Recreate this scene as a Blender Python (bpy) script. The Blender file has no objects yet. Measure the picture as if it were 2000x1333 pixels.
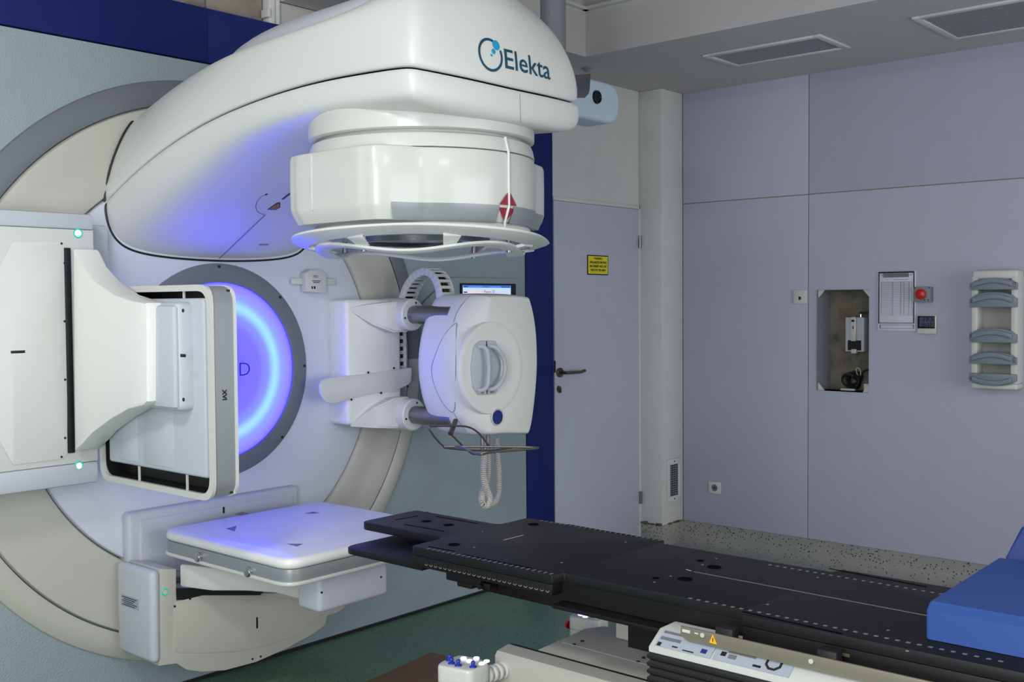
import bpy, bmesh, math, random
from mathutils import Vector, Matrix
from mathutils.bvhtree import BVHTree
random.seed(4)
S = bpy.context.scene
COL = S.collection
# ------------------------------------------------------------------ camera
F = 2097.8
CAM = Vector((-2.475, -3.759, 1.506))
yaw, pitch, roll = (math.radians(a) for a in (48.94456, -2.05067, -0.41436))
fw = Vector((math.sin(yaw)*math.cos(pitch), math.cos(yaw)*math.cos(pitch), math.sin(pitch)))
r0 = Vector((math.cos(yaw), -math.sin(yaw), 0)); u0 = r0.cross(fw)
RT = math.cos(roll)*r0 + math.sin(roll)*u0
UP = -math.sin(roll)*r0 + math.cos(roll)*u0
cd = bpy.data.cameras.new('camera'); cam = bpy.data.objects.new('camera', cd); COL.objects.link(cam)
cd.sensor_width = 36; cd.lens = F/2000*36; cd.clip_start = 0.05
cam.matrix_world = Matrix(((RT.x, UP.x, -fw.x, CAM.x), (RT.y, UP.y, -fw.y, CAM.y), (RT.z, UP.z, -fw.z, CAM.z), (0, 0, 0, 1)))
S.camera = cam
# ------------------------------------------------------------------ world, lights, exposure
W = bpy.data.worlds.new('world'); S.world = W; W.use_nodes = True
W.node_tree.nodes['Background'].inputs[0].default_value = (0.8, 0.85, 1, 1)
W.node_tree.nodes['Background'].inputs[1].default_value = 0.05
def area(name, loc, target, sx, sy, power, col):
    l = bpy.data.lights.new(name, 'AREA'); l.shape = 'RECTANGLE'; l.size = sx; l.size_y = sy
    l.energy = power; l.color = col
    o = bpy.data.objects.new(name, l); COL.objects.link(o); o.location = loc
    o.rotation_euler = (Vector(target)-Vector(loc)).to_track_quat('-Z', 'Y').to_euler()
    return o
area('ceiling_light', (-2.5, -2.0, 3.05), (-1.6, -1.6, 0), 0.6, 0.6, 42, (1, 0.985, 0.94))
area('ceiling_light', (-1.5, -4.6, 3.05), (-1.2, -4.0, 0), 0.6, 0.6, 12, (1, 0.985, 0.94))
area('fill_light', (-3.3, -2.9, 1.6), (3.0, -0.7, 1.9), 2.2, 2.0, 130, (0.97, 0.98, 1))  # added fill at the left wall, brightens machine sides and right wall
area('fill_light', (0.5, -6.45, 1.3), (0.6, 0, 1.3), 4.0, 2.4, 92, (0.97, 0.98, 1))  # added fill behind the camera, lifts the dim fronts and door side
VS = S.view_settings
VS.view_transform = 'Standard'; VS.look = 'None'; VS.gamma = 1; VS.exposure = -0.07; VS.use_curve_mapping = False

# ------------------------------------------------------------------ helpers
WPOS = {}
def at(px, py, axis, val):
    d = fw + (px-1000)/F*RT - (py-666.5)/F*UP
    t = (val-CAM[axis])/d[axis]
    return CAM + d*t
def ax(px, py, v): return at(px, py, 0, v)
def ay(px, py, v): return at(px, py, 1, v)
def az(px, py, v): return at(px, py, 2, v)

def lin(c):
    c = [v/255 for v in c]
    return tuple(v/12.92 if v <= .04045 else ((v+.055)/1.055)**2.4 for v in c) + (1,)
def mat(name, col, rough=.5, metal=0, bump=0, bscale=200, var=0, vscale=6, spec=.5, coat=0, emit=None, es=0, speck=None):
    m = bpy.data.materials.new(name); m.use_nodes = True
    nt = m.node_tree; b = nt.nodes['Principled BSDF']
    c = lin(col)
    b.inputs['Base Color'].default_value = c; b.inputs['Roughness'].default_value = rough
    b.inputs['Metallic'].default_value = metal; b.inputs['Specular IOR Level'].default_value = spec
    b.inputs['Coat Weight'].default_value = coat; b.inputs['Coat Roughness'].default_value = .12
    tc = nt.nodes.new('ShaderNodeTexCoord')
    def geo():
        g = nt.nodes.new('ShaderNodeNewGeometry'); return g.outputs['Position']
    pos = geo()
    if var or speck:
        n = nt.nodes.new('ShaderNodeTexNoise'); n.inputs['Scale'].default_value = vscale; n.inputs['Detail'].default_value = 5
        nt.links.new(pos, n.inputs['Vector'])
        r = nt.nodes.new('ShaderNodeValToRGB')
        r.color_ramp.elements[0].position = .3; r.color_ramp.elements[1].position = .7
        r.color_ramp.elements[0].color = tuple(v*(1-var) for v in c[:3])+(1,)
        r.color_ramp.elements[1].color = tuple(min(1, v*(1+var)) for v in c[:3])+(1,)
        nt.links.new(n.outputs['Fac'], r.inputs['Fac'])
        out = r.outputs['Color']
        if speck:
            for (sc, thr, scol) in speck:
                v = nt.nodes.new('ShaderNodeTexVoronoi'); v.inputs['Scale'].default_value = sc
                nt.links.new(pos, v.inputs['Vector'])
                lt = nt.nodes.new('ShaderNodeMath'); lt.operation = 'LESS_THAN'; lt.inputs[1].default_value = thr
                nt.links.new(v.outputs['Distance'], lt.inputs[0])
                n2 = nt.nodes.new('ShaderNodeSeparateColor'); nt.links.new(v.outputs['Color'], n2.inputs[0])
                gt = nt.nodes.new('ShaderNodeMath'); gt.operation = 'GREATER_THAN'; gt.inputs[1].default_value = .45
                nt.links.new(n2.outputs[0], gt.inputs[0])
                mu = nt.nodes.new('ShaderNodeMath'); mu.operation = 'MULTIPLY'
                nt.links.new(lt.outputs[0], mu.inputs[0]); nt.links.new(gt.outputs[0], mu.inputs[1])
                mx = nt.nodes.new('ShaderNodeMix'); mx.data_type = 'RGBA'
                nt.links.new(mu.outputs[0], mx.inputs[0]); nt.links.new(out, mx.inputs[6])
                mx.inputs[7].default_value = lin(scol); out = mx.outputs[2]
        nt.links.new(out, b.inputs['Base Color'])
    if bump:
        n = nt.nodes.new('ShaderNodeTexNoise'); n.inputs['Scale'].default_value = bscale; n.inputs['Detail'].default_value = 3
        nt.links.new(pos, n.inputs['Vector'])
        bp = nt.nodes.new('ShaderNodeBump'); bp.inputs['Strength'].default_value = bump; bp.inputs['Distance'].default_value = .002
        nt.links.new(n.outputs['Fac'], bp.inputs['Height']); nt.links.new(bp.outputs['Normal'], b.inputs['Normal'])
    if emit:
        b.inputs['Emission Color'].default_value = lin(emit); b.inputs['Emission Strength'].default_value = es
    return m

def thing(name, label, cat, loc, group=None):
    o = bpy.data.objects.new(name, None); COL.objects.link(o)
    o.empty_display_size = .05; o.location = loc; WPOS[o.name] = Vector(loc)
    o['label'] = label; o['category'] = cat
    if group: o['group'] = group
    return o
def obj(name, bm, m, parent=None, label=None, cat=None, kind=None, group=None, smooth=35, recalc=True):
    if recalc: bmesh.ops.recalc_face_normals(bm, faces=bm.faces)
    me = bpy.data.meshes.new(name)
    xs = [v.co for v in bm.verts]
    c = Vector([(min(v[i] for v in xs)+max(v[i] for v in xs))/2 for i in range(3)])
    if parent is None: c.z = min(v.z for v in xs)
    bmesh.ops.translate(bm, verts=bm.verts, vec=-c)
    bm.to_mesh(me); bm.free()
    if smooth:
        me.polygons.foreach_set('use_smooth', [True]*len(me.polygons))
        me.set_sharp_from_angle(angle=math.radians(smooth))
    for k in (m if isinstance(m, (list, tuple)) else [m]): me.materials.append(k)
    o = bpy.data.objects.new(name, me); COL.objects.link(o)
    if parent is not None:
        o.parent = parent; o.location = c - WPOS[parent.name]
    else: o.location = c
    WPOS[o.name] = c
    if label: o['label'] = label
    if cat: o['category'] = cat
    if kind: o['kind'] = kind
    if group: o['group'] = group
    return o
def copy_tree(o, delta, parent=None):
    c = o.copy(); COL.objects.link(c); c.parent = parent
    if parent is None: c.location = o.location + Vector(delta)
    WPOS[c.name] = WPOS[o.name] + Vector(delta)
    for ch in list(o.children): copy_tree(ch, delta, c)
    return c
def BM(): return bmesh.new()
def abox(bm, lo, hi, bev=0, seg=2):
    t = bmesh.new()
    bmesh.ops.create_cube(t, size=1)
    lo = Vector(lo); hi = Vector(hi)
    for v in t.verts: v.co = Vector([(lo[i]+hi[i])/2 + v.co[i]*abs(hi[i]-lo[i]) for i in range(3)])
    if bev:
        bev = min(bev, min(abs(hi[i]-lo[i]) for i in range(3))*.48)
        bmesh.ops.bevel(t, geom=t.edges[:], offset=bev, segments=seg, affect='EDGES', profile=.5)
    join(bm, t); return bm
def join(bm, t, M=None):
    if M is not None: bmesh.ops.transform(t, matrix=M, verts=t.verts)
    mp = {}
    for v in t.verts: mp[v] = bm.verts.new(v.co)
    for f in t.faces:
        try:
            nf = bm.faces.new([mp[v] for v in f.verts]); nf.material_index = f.material_index
        except ValueError: pass
    t.free()
def box(lo, hi, bev=0, seg=2): return abox(BM(), lo, hi, bev, seg)
def prism(bm, pts, vec, bev=0, seg=2, sides=False):
    """polygon of 3D points extruded by vec; bev rounds the rim of the first cap (and the second)"""
    t = bmesh.new(); vec = Vector(vec)
    a = [t.verts.new(Vector(p)) for p in pts]; b = [t.verts.new(Vector(p)+vec) for p in pts]
    n = len(a); f1 = t.faces.new(a); f2 = t.faces.new(b[::-1])
    for i in range(n): t.faces.new((a[i], b[i], b[(i+1) % n], a[(i+1) % n]))
    bmesh.ops.recalc_face_normals(t, faces=t.faces)
    if bev:
        es = [e for e in t.edges if f1 in e.link_faces or f2 in e.link_faces]
        if sides: es = t.edges[:]
        bmesh.ops.bevel(t, geom=es, offset=bev, segments=seg, affect='EDGES', profile=.5)
    join(bm, t); return bm
def rpoly(pts, r, n=4):
    """round the corners of a 2D polygon"""
    out = []; N = len(pts)
    for i in range(N):
        p0, p, p1 = Vector(pts[i-1]), Vector(pts[i]), Vector(pts[(i+1) % N])
        rr = r[i] if isinstance(r, (list, tuple)) else r
        d0 = (p0-p); d1 = (p1-p)
        if rr <= 0: out.append(p); continue
        k = min(rr, d0.length*.49, d1.length*.49)
        a = p+d0.normalized()*k; b = p+d1.normalized()*k
        for j in range(n+1):
            t = j/n; out.append(a*(1-t)**2 + p*2*t*(1-t) + b*t*t)
    return out
def rrect(x0, z0, x1, z1, r, n=4): return rpoly([(x0, z0), (x1, z0), (x1, z1), (x0, z1)], r, n)
def lathe(bm, prof, origin, axis='z', n=64, a0=0, a1=2*math.pi, rf=None):
    """prof: list of (r, h); rotate about axis through origin"""
    full = abs(a1-a0-2*math.pi) < 1e-6
    rows = []
    cnt = n if full else n+1
    o = Vector(origin)
    for k in range(cnt):
        a = a0+(a1-a0)*k/n
        row = []
        for (r, h) in prof:
            rr = rf(a, h, r) if rf else r
            c, s = rr*math.cos(a), rr*math.sin(a)
            if axis == 'z': p = Vector((c, s, h))
            elif axis == 'y': p = Vector((c, h, s))
            else: p = Vector((h, c, s))
            row.append(bm.verts.new(o+p))
        rows.append(row)
    for k in range(cnt if full else n):
        A, B = rows[k], rows[(k+1) % cnt]
        for j in range(len(prof)-1):
            try: bm.faces.new((A[j], A[j+1], B[j+1], B[j]))
            except ValueError: pass
    bmesh.ops.remove_doubles(bm, verts=bm.verts, dist=1e-6)
    return bm
def tube(bm, pts, r, n=8, closed=False, caps=True):
    P = [Vector(p) for p in pts]; N = len(P); rings = []
    prev = None
    for i in range(N):
        if closed: t = P[(i+1) % N]-P[i-1]
        else: t = P[min(i+1, N-1)]-P[max(i-1, 0)]
        t.normalize()
        if prev is None:
            a = Vector((0, 0, 1)) if abs(t.z) < .9 else Vector((1, 0, 0))
            u = t.cross(a).normalized()
        else: u = (prev - t*prev.dot(t)).normalized()
        prev = u; v = t.cross(u)
        rad = r[i] if isinstance(r, (list, tuple)) else r
        rings.append([bm.verts.new(P[i]+rad*(math.cos(2*math.pi*k/n)*u+math.sin(2*math.pi*k/n)*v)) for k in range(n)])
    for i in range(N if closed else N-1):
        A, B = rings[i], rings[(i+1) % N]
        for k in range(n): bm.faces.new((A[k], A[(k+1) % n], B[(k+1) % n], B[k]))
    if caps and not closed:
        bm.faces.new(rings[0][::-1]); bm.faces.new(rings[-1])
    return bm
def cr(pts, n=6, closed=False):
    """Catmull-Rom through points"""
    P = [Vector(p) for p in pts]; N = len(P); out = []
    for i in range(N if closed else N-1):
        g = (lambda k: P[k % N]) if closed else (lambda k: P[max(0, min(N-1, k))])
        p0, p1, p2, p3 = g(i-1), g(i), g(i+1), g(i+2)
        for j in range(n):
            t = j/n
            out.append(.5*((2*p1)+(p2-p0)*t+(2*p0-5*p1+4*p2-p3)*t*t+(3*p1-p0-3*p2+p3)*t**3))
    if not closed: out.append(P[-1])
    return out
def cyl(bm, p0, p1, r, n=16, bev=0):
    p0, p1 = Vector(p0), Vector(p1); d = (p1-p0)
    if bev:
        L = d.length; dn = d.normalized()
        return tube(bm, [p0, p0+dn*bev*.3, p0+dn*bev, p1-dn*bev, p1-dn*bev*.3, p1], [r-bev, r-bev*.3, r, r, r-bev*.3, r-bev], n)
    return tube(bm, [p0, p1], r, n)
def screws(pts, d, r, parent, h=.002):
    for p in pts:
        p = Vector(p); obj('screw', cyl(BM(), p, p+Vector(d)*h, r, 8), M['dark'], parent)
def text(body, size, origin, right, up, m, parent, name='lettering', align='CENTER', bvh=None, castdir=None, off=.001, sx=1, label=None, bold=0):
    cu = bpy.data.curves.new('t', 'FONT'); cu.body = body; cu.size = size; cu.align_x = align; cu.align_y = 'CENTER'
    cu.offset = bold; cu.resolution_u = 3
    o = bpy.data.objects.new('t', cu); COL.objects.link(o)
    dg = bpy.context.evaluated_depsgraph_get()
    me = bpy.data.meshes.new_from_object(o.evaluated_get(dg))
    bpy.data.objects.remove(o); bpy.data.curves.remove(cu)
    right = Vector(right).normalized(); up = Vector(up).normalized(); nrm = right.cross(up)
    bm = bmesh.new(); bm.from_mesh(me); bpy.data.meshes.remove(me)
    if bvh: bmesh.ops.subdivide_edges(bm, edges=[e for e in bm.edges if e.calc_length() > .02], cuts=2); bmesh.ops.triangulate(bm, faces=bm.faces)
    for v in bm.verts:
        p = Vector(origin)+right*v.co.x*sx+up*v.co.y
        if bvh:
            h = bvh.ray_cast(p-Vector(castdir)*1.0, Vector(castdir))
            if h[0] is not None: p = h[0]-Vector(castdir)*off
        else: p = p+nrm*off
        v.co = p
    return obj(name, bm, m, parent, label=label, smooth=0, recalc=False)
def grid_sub(rows, mirror=True, levels=2):
    """net of control points -> subdivided smooth mesh (as bmesh) mirrored in x"""
    bm = bmesh.new()
    for sgn in ((1, -1) if mirror else (1,)):
        vs = [[bm.verts.new(Vector((sgn*p[0], p[1], p[2]))) for p in row] for row in rows]
        for i in range(len(vs)-1):
            for j in range(len(vs[0])-1):
                q = [vs[i][j], vs[i][j+1], vs[i+1][j+1], vs[i+1][j]]
                if sgn < 0: q = q[::-1]
                bm.faces.new(q)
    bmesh.ops.remove_doubles(bm, verts=bm.verts, dist=1e-4)
    return bm
def subsurf(bm, levels):
    me = bpy.data.meshes.new('t'); bm.to_mesh(me); bm.free()
    o = bpy.data.objects.new('t', me); COL.objects.link(o)
    md = o.modifiers.new('s', 'SUBSURF'); md.levels = levels; md.boundary_smooth = 'PRESERVE_CORNERS'
    dg = bpy.context.evaluated_depsgraph_get()
    m2 = bpy.data.meshes.new_from_object(o.evaluated_get(dg))
    b = bmesh.new(); b.from_mesh(m2)
    bpy.data.objects.remove(o); bpy.data.meshes.remove(me); bpy.data.meshes.remove(m2)
    return b

# ------------------------------------------------------------------ materials
M = {}
M['white'] = mat('white_plastic', (211, 213, 211), .38, bump=.05, bscale=300)
M['gloss'] = mat('glossy_white_plastic', (203, 205, 201), .28, coat=.3)
M['lav'] = mat('pale_grey_plastic', (190, 196, 205), .45, bump=.05, bscale=300)
M['plate'] = mat('bright_white_plastic', (232, 233, 230), .4, bump=.05, bscale=300)
M['drumlav'] = mat('drum_face_plastic', (207, 213, 226), .45, bump=.05, bscale=300)
M['platetop'] = mat('glossy_plate', (236, 237, 236), .3, coat=.3)
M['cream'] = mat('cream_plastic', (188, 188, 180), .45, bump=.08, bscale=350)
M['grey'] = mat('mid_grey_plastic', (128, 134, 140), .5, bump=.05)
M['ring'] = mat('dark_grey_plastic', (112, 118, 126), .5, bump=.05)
M['silver'] = mat('silver_band', (150, 156, 160), .35, .3)
M['dark'] = mat('black_plastic', (22, 23, 25), .5)
M['chrome'] = mat('chrome', (190, 190, 190), .2, 1)
M['steel'] = mat('brushed_steel', (140, 142, 146), .3, 1, bump=.2, bscale=120)
M['navy'] = mat('navy_paint', (20, 34, 104), .6, spec=.3, bump=.04, bscale=80)
M['wallpaper'] = mat('textured_blue_grey_wall', (150, 164, 172), .6, bump=.9, bscale=150, var=.03)
M['wallw'] = mat('off_white_paint', (204, 205, 203), .7, bump=.1, bscale=40, var=.03)
M['panel'] = mat('lavender_grey_laminate', (176, 178, 197), .55, spec=.3, bump=.03, bscale=60, var=.015)
M['doorm'] = mat('lavender_grey_door', (186, 189, 206), .5, bump=.03, bscale=60, var=.015)
M['joint'] = mat('panel_joint', (128, 122, 98), .8)
M['ceil'] = mat('ceiling_paint', (188, 186, 182), .8, bump=.1, bscale=30)
M['concrete'] = mat('rough_concrete', (150, 140, 132), .9, bump=1, bscale=18, var=.25, vscale=9)
M['conc2'] = mat('niche_concrete', (112, 106, 94), .9, bump=.6, bscale=40, var=.4, vscale=12)
M['floor'] = mat('speckled_green_floor', (92, 126, 104), .4, var=.06, vscale=3, speck=[(70, .25, (34, 46, 40)), (60, .1, (130, 150, 138))])
M['border'] = mat('speckled_grey_floor', (150, 152, 146), .5, var=.05, vscale=5, speck=[(62, .24, (36, 38, 36)), (110, .16, (90, 92, 90))])
M['brown'] = mat('brown_pit_cover', (112, 82, 60), .5, var=.1)
M['rust'] = mat('rusty_flaking', (98, 84, 58), .9, var=.5, vscale=60)
M['red'] = mat('red_print', (150, 30, 55), .4)
M['redb'] = mat('red_button', (190, 25, 25), .35)
M['teal'] = mat('teal_print', (12, 70, 95), .45)
M['cyan'] = mat('cyan_print', (25, 150, 195), .45)
M['blueprint'] = mat('blue_disc', (22, 45, 120), .4)
M['yellow'] = mat('yellow_sign', (225, 215, 40), .5)
M['amber'] = mat('amber_label', (235, 175, 20), .5)
M['ochre'] = mat('brown_label', (150, 105, 60), .5)
M['black'] = mat('black_print', (12, 12, 14), .6)
M['pit'] = mat('black_hole', (3, 3, 3), .9, spec=.05)
M['tick2'] = mat('dull_grey_print', (120, 120, 118), .5)
M['fine'] = mat('pale_print', (158, 160, 172), .5)
M['carbon'] = mat('black_carbon', (21, 22, 25), .5, bump=.08, bscale=300, var=.05, spec=.3)
M['carbon2'] = mat('black_metal', (14, 14, 15), .5, spec=.35)
M['tick'] = mat('grey_print', (190, 190, 188), .5)
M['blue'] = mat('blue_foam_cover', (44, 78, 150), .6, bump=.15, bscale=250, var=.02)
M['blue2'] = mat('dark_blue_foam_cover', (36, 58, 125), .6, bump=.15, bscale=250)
M['rail'] = mat('bronze_rail', (140, 134, 120), .4, .4)
M['label'] = mat('grey_label', (160, 168, 182), .4)
M['bellow'] = mat('black_bellows', (18, 18, 19), .55)
M['knob'] = mat('blue_knob', (25, 55, 160), .4)
M['ledw'] = mat('lit_button', (240, 240, 255), .4, emit=(235, 232, 255), es=1.6)
M['ledg'] = mat('green_lamp', (200, 255, 235), .4, emit=(170, 255, 225), es=2.2)
M['ledg_ring'] = mat('green_lamp_ring', (30, 160, 130), .4, emit=(20, 160, 125), es=.8)
M['silver2'] = mat('smoked_metal', (120, 120, 128), .3, .7)
M['wire'] = mat('dull_steel_wire', (120, 116, 112), .4, .8)
M['handle'] = mat('door_handle_steel', (120, 112, 104), .35, 1)
M['paper'] = mat('paper_sheet', (205, 208, 222), .5)
M['case'] = mat('slot_rack_plastic', (205, 206, 200), .5)
M['case_shade'] = mat('slot_rack_shaded_inside', (160, 160, 156), .6)  # shade inside the rack slots put into a darker tone
M['niche'] = mat('niche_grey_metal', (132, 132, 142), .6)
M['cass'] = mat('cassette_plastic', (122, 131, 144), .45, bump=.05)
M['lcd'] = mat('lcd_glass', (74, 76, 104), .3)
M['devblue'] = mat('pale_blue_plastic', (190, 208, 225), .4)
M['cord'] = mat('white_cord', (214, 210, 200), .5)
M['mesh'] = mat('vent_mesh', (150, 151, 154), .8, bump=1, bscale=400, var=.1, vscale=150)
M['box'] = mat('grey_box', (108, 108, 112), .5)
M['blueceil'] = mat('dark_blue_ceiling', (30, 58, 82), .6)
M['glass'] = mat('dark_lens', (16, 17, 22), .1)
for n_ in M['wallpaper'].node_tree.nodes:
    if n_.type == 'BUMP': n_.inputs['Distance'].default_value = .0035
# backlit disc: radial glow
def disc_mat():
    m = bpy.data.materials.new('backlit_disc'); m.use_nodes = True; nt = m.node_tree; b = nt.nodes['Principled BSDF']
    g = nt.nodes.new('ShaderNodeNewGeometry'); sb = nt.nodes.new('ShaderNodeVectorMath'); sb.operation = 'SUBTRACT'
    sb.inputs[1].default_value = (0, -.05, 1.24); nt.links.new(g.outputs['Position'], sb.inputs[0])
    ln = nt.nodes.new('ShaderNodeVectorMath'); ln.operation = 'LENGTH'; nt.links.new(sb.outputs[0], ln.inputs[0])
    mp = nt.nodes.new('ShaderNodeMapRange'); mp.inputs[1].default_value = 0; mp.inputs[2].default_value = .36
    nt.links.new(ln.outputs['Value'], mp.inputs[0])
    r = nt.nodes.new('ShaderNodeValToRGB'); el = r.color_ramp.elements
    el[0].position = 0; el[0].color = (.13,.10,5.6,1); el[1].position = 1; el[1].color = (.16,.14,6,1)
    for p, c in ((.50, (.20,.16,5.8)), (.63, (.24,.28,6)), (.745, (.36,.80,6.5)), (.85, (.28,.36,6)), (.93, (.30,.25,6))):
        e = el.new(p); e.color = c+(1,)
    r.color_ramp.interpolation = 'EASE'
    nt.links.new(mp.outputs[0], r.inputs[0]); nt.links.new(r.outputs[0], b.inputs['Emission Color'])
    b.inputs['Emission Strength'].default_value = 1.0; b.inputs['Base Color'].default_value = lin((60, 60, 80)); b.inputs['Roughness'].default_value = .35
    return m
M['disc'] = disc_mat()
def screen_mat():
    m = mat('lit_screen', (20, 20, 30), .2, emit=(205, 225, 250), es=1.0); return m
M['screen'] = screen_mat()
M['scr2'] = mat('screen_blue', (40, 80, 160), .3, emit=(70, 130, 225), es=1.0)
M['scrt'] = mat('screen_text', (20, 40, 90), .3, emit=(25, 50, 110), es=.6)

# ------------------------------------------------------------------ the setting
XR = 3.27; ZS = 2.79; ZC = 3.1
def st(name, bm, m, parent=None, smooth=35):
    return obj(name, bm, m, parent, kind='structure' if parent is None else None, smooth=smooth)
st('floor', box((-3.4, -6.6, -.1), (3.45, .35, 0)), M['floor'])
st('ceiling', box((-3.4, -6.6, ZC), (3.45, .35, ZC+.1)), M['ceil'])
st('wall_left', box((-3.5, -6.6, 0), (-3.4, .35, ZC)), M['wallw'])
st('wall_back', box((-3.4, -6.7, 0), (3.45, -6.6, ZC)), M['wallw'])
# gantry wall: textured panels, navy strips, joints
wg = st('wall_front', box((-3.4, .06, 0), (3.45, .16, ZC)), M['wallw'])
for x0, x1 in ((-3.4, -1.2), (-1.198, 1.95)):
    st('panel', box((x0, 0, .0), (x1, .06, 2.468)), M['wallpaper'], wg)
for x0, x1 in ((-3.4, -.0005), (.0005, 2.19)):
    st('navy_panel', box((x0, -.004, 2.474), (x1, .06, 2.69), .002), M['navy'], wg)
st('navy_post', box((1.953, -.006, 0), (2.1875, .06, 2.473), .003), M['navy'], wg)
st('wall_plaster', box((2.19, 0, 2.092), (3.45, .06, ZS)), M['wallw'], wg)
st('wall_plaster', box((.36, .01, 2.69), (2.19, .06, ZS)), M['ceil'], wg)
st('wall_strip', box((3.04, 0, 0), (3.27, .06, 2.092)), M['wallw'], wg)
for (x0, x1) in ((-3.4, -1.02), (-1.0, -.3), (-.29, .02), (.03, .3)):
    st('block', box((x0, .045, 2.70), (x1, .075, 3.09), .004), M['concrete'], wg)
st('conduit', box((.302, .0, 2.69), (.335, .05, ZC), .006), M['white'], wg)
st('conduit', box((.338, -.005, 2.69), (.358, .05, ZC), .008), M['wallw'], wg)
obj('conduit_clip', box((.288, -.01, 2.712), (.306, .04, 2.748), .004), M['white'], wg)
st('baseboard_front', box((-3.4, -.012, 0), (1.95, 0, .012)), M['dark'])
# pillar and right wall
pl = st('wall_pillar', box((3.035, -.168, .135), (XR, 0, ZS), .006), M['wallw'])
st('baseboard_pillar', box((3.028, -.176, 0), (XR, 0, .138), .008), M['border'])
b = BM()
for i in range(9):
    x = 3.033; y = -.02-.145*random.random(); abox(b, (3.022, y-.012, .134), (3.036, y+.012, .14+.012*random.random()), .003)
for i in range(5):
    xx = 3.05+.2*random.random(); abox(b, (xx-.02, -.181, .134), (xx+.02, -.168, .14+.006*random.random()), .003)
obj('flaking_edge', b, M['rust'], pl)
wr = st('wall_right', box((XR+.003, -6.6, 0), (XR+.1, .1, ZS+.3)), M['joint'])
def w(px, py, x=XR): p = ax(px, py, x); return p.y, p.z
yj = w(1578.8, 600)[0]; zj = w(1578, 380)[1]
G = .0025; X0, X1 = XR, XR+.003
st('panel', box((X0, yj+G, zj+G), (X1, -.17, ZS), .002), M['panel'], wr)
st('panel', box((X0, -6.6, zj+G), (X1, yj-G, ZS), .002), M['panel'], wr)
st('panel', box((X0, yj+G, .13), (X1, -.17, zj-G), .002), M['panel'], wr)
n0 = w(1595.5, 567); n1 = w(1697, 768)      # niche opening
ny0, nz1 = n0; ny1, nz0 = n1
b = BM(); ya, yb = yj-G, -6.6
abox(b, (X0, yb, .13), (X1, ya, nz0)); abox(b, (X0, yb, nz1), (X1, ya, zj-G))
abox(b, (X0, ny0, nz0), (X1, ya, nz1)); abox(b, (X0, yb, nz0), (X1, ny1, nz1))
st('panel', b, M['panel'], wr)
b = BM()                                     # cut the niche out of the wall core
wr_me = wr.data
ND = .17
bb = BM(); c0 = XR+.003
for lo, hi in (((c0, -6.6, 0), (XR+.1, .1, nz0)), ((c0, -6.6, nz1), (XR+.1, .1, ZS+.3)), ((c0, ny0, nz0), (XR+.1, .1, nz1)), ((c0, -6.6, nz0), (XR+.1, ny1, nz1))):
    abox(bb, lo, hi)
bmesh.ops.translate(bb, verts=bb.verts, vec=-WPOS[wr.name]); bb.to_mesh(wr_me); bb.free()
st('niche_back', box((XR+ND, ny1-.03, nz0-.03), (XR+ND+.02, ny0+.03, nz1+.03)), M['conc2'], wr)
st('niche_side', box((X1, ny0-.004, nz0), (XR+ND, ny0+.012, nz1)), M['niche'], wr)
st('niche_side', box((X1, ny1-.012, nz0), (XR+ND, ny1, nz1)), M['conc2'], wr)
st('niche_side', box((X1, ny1-.012, nz0-.012), (XR+ND, ny0+.012, nz0)), M['box'], wr)
st('niche_side', box((X1, ny1-.012, nz1), (XR+ND, ny0+.012, nz1+.012)), M['conc2'], wr)
b = BM()
for (a, bz) in (((ny0, nz0), 'ny0'), ((ny1, nz0), 'b'), ((ny0, nz1), 'c'), ((ny1, nz1), 'd')):
    y, z = a; sy = -1 if y == ny0 else 1; sz = 1 if z == nz0 else -1
    prism(b, [(XR+.012, y, z), (XR+.012, y+sy*.042, z), (XR+.012, y, z+sz*.048)], (.006, 0, 0))
obj('corner_bracket', b, M['case'], wr)
for y0, y1, z0, z1 in ((ny1-.004, ny0+.004, nz0-.005, nz0), (ny1-.004, ny0+.004, nz1, nz1+.005), (ny0, ny0+.005, nz0, nz1), (ny1-.005, ny1, nz0, nz1)):
    obj('niche_edge', box((XR-.003, y0, z0), (XR+.004, y1, z1)), M['panel'], wr)
# coved baseboard + grey border
prof = [(0, .132)] + [(.012+.10*(1-math.cos(a)), .02+.10*(1-math.sin(a))*.9) for a in [i*math.pi/2/8 for i in range(9)]]
prof = [(.0, .136), (.014, .136), (.014, .09), (.02, .06), (.034, .036), (.06, .016), (.10, .007), (.16, .004), (.16, 0), (0, 0)]
st('baseboard_right', prism(BM(), [(XR-a, -.172, z) for a, z in prof], (0, -6.4, 0)), M['border'])
st('trim_1', box((2.32, -6.58, 0), (XR-.161, -.18, .004)), M['border'])
# soffit and coffer
st('ceiling_soffit', box((2.063, -6.6, ZS), (XR+.09, -.0, ZC)), M['ceil'])
st('ceiling_soffit', box((.36, -.333, ZS), (2.063, 0, ZC)), M['ceil'])
b = BM(); abox(b, (2.03, -6.5, ZS+.235), (2.063, -.333, ZS+.25)); abox(b, (.36, -.36, ZS+.235), (2.063, -.333, ZS+.25))
st('trim_2', b, M['wallw'])
st('trim_3', box((.8, -3, ZC-.012), (2.02, -.37, ZC)), M['blueceil'])

# ------------------------------------------------------------------ linear accelerator
AX = Vector((0, 0, 1.24))
L = thing('linear_accelerator', 'large white radiotherapy machine with overhanging treatment head and glowing blue disc on its drum', 'medical machine', (0, -.1, .07))
ZA = 1.24
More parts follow.
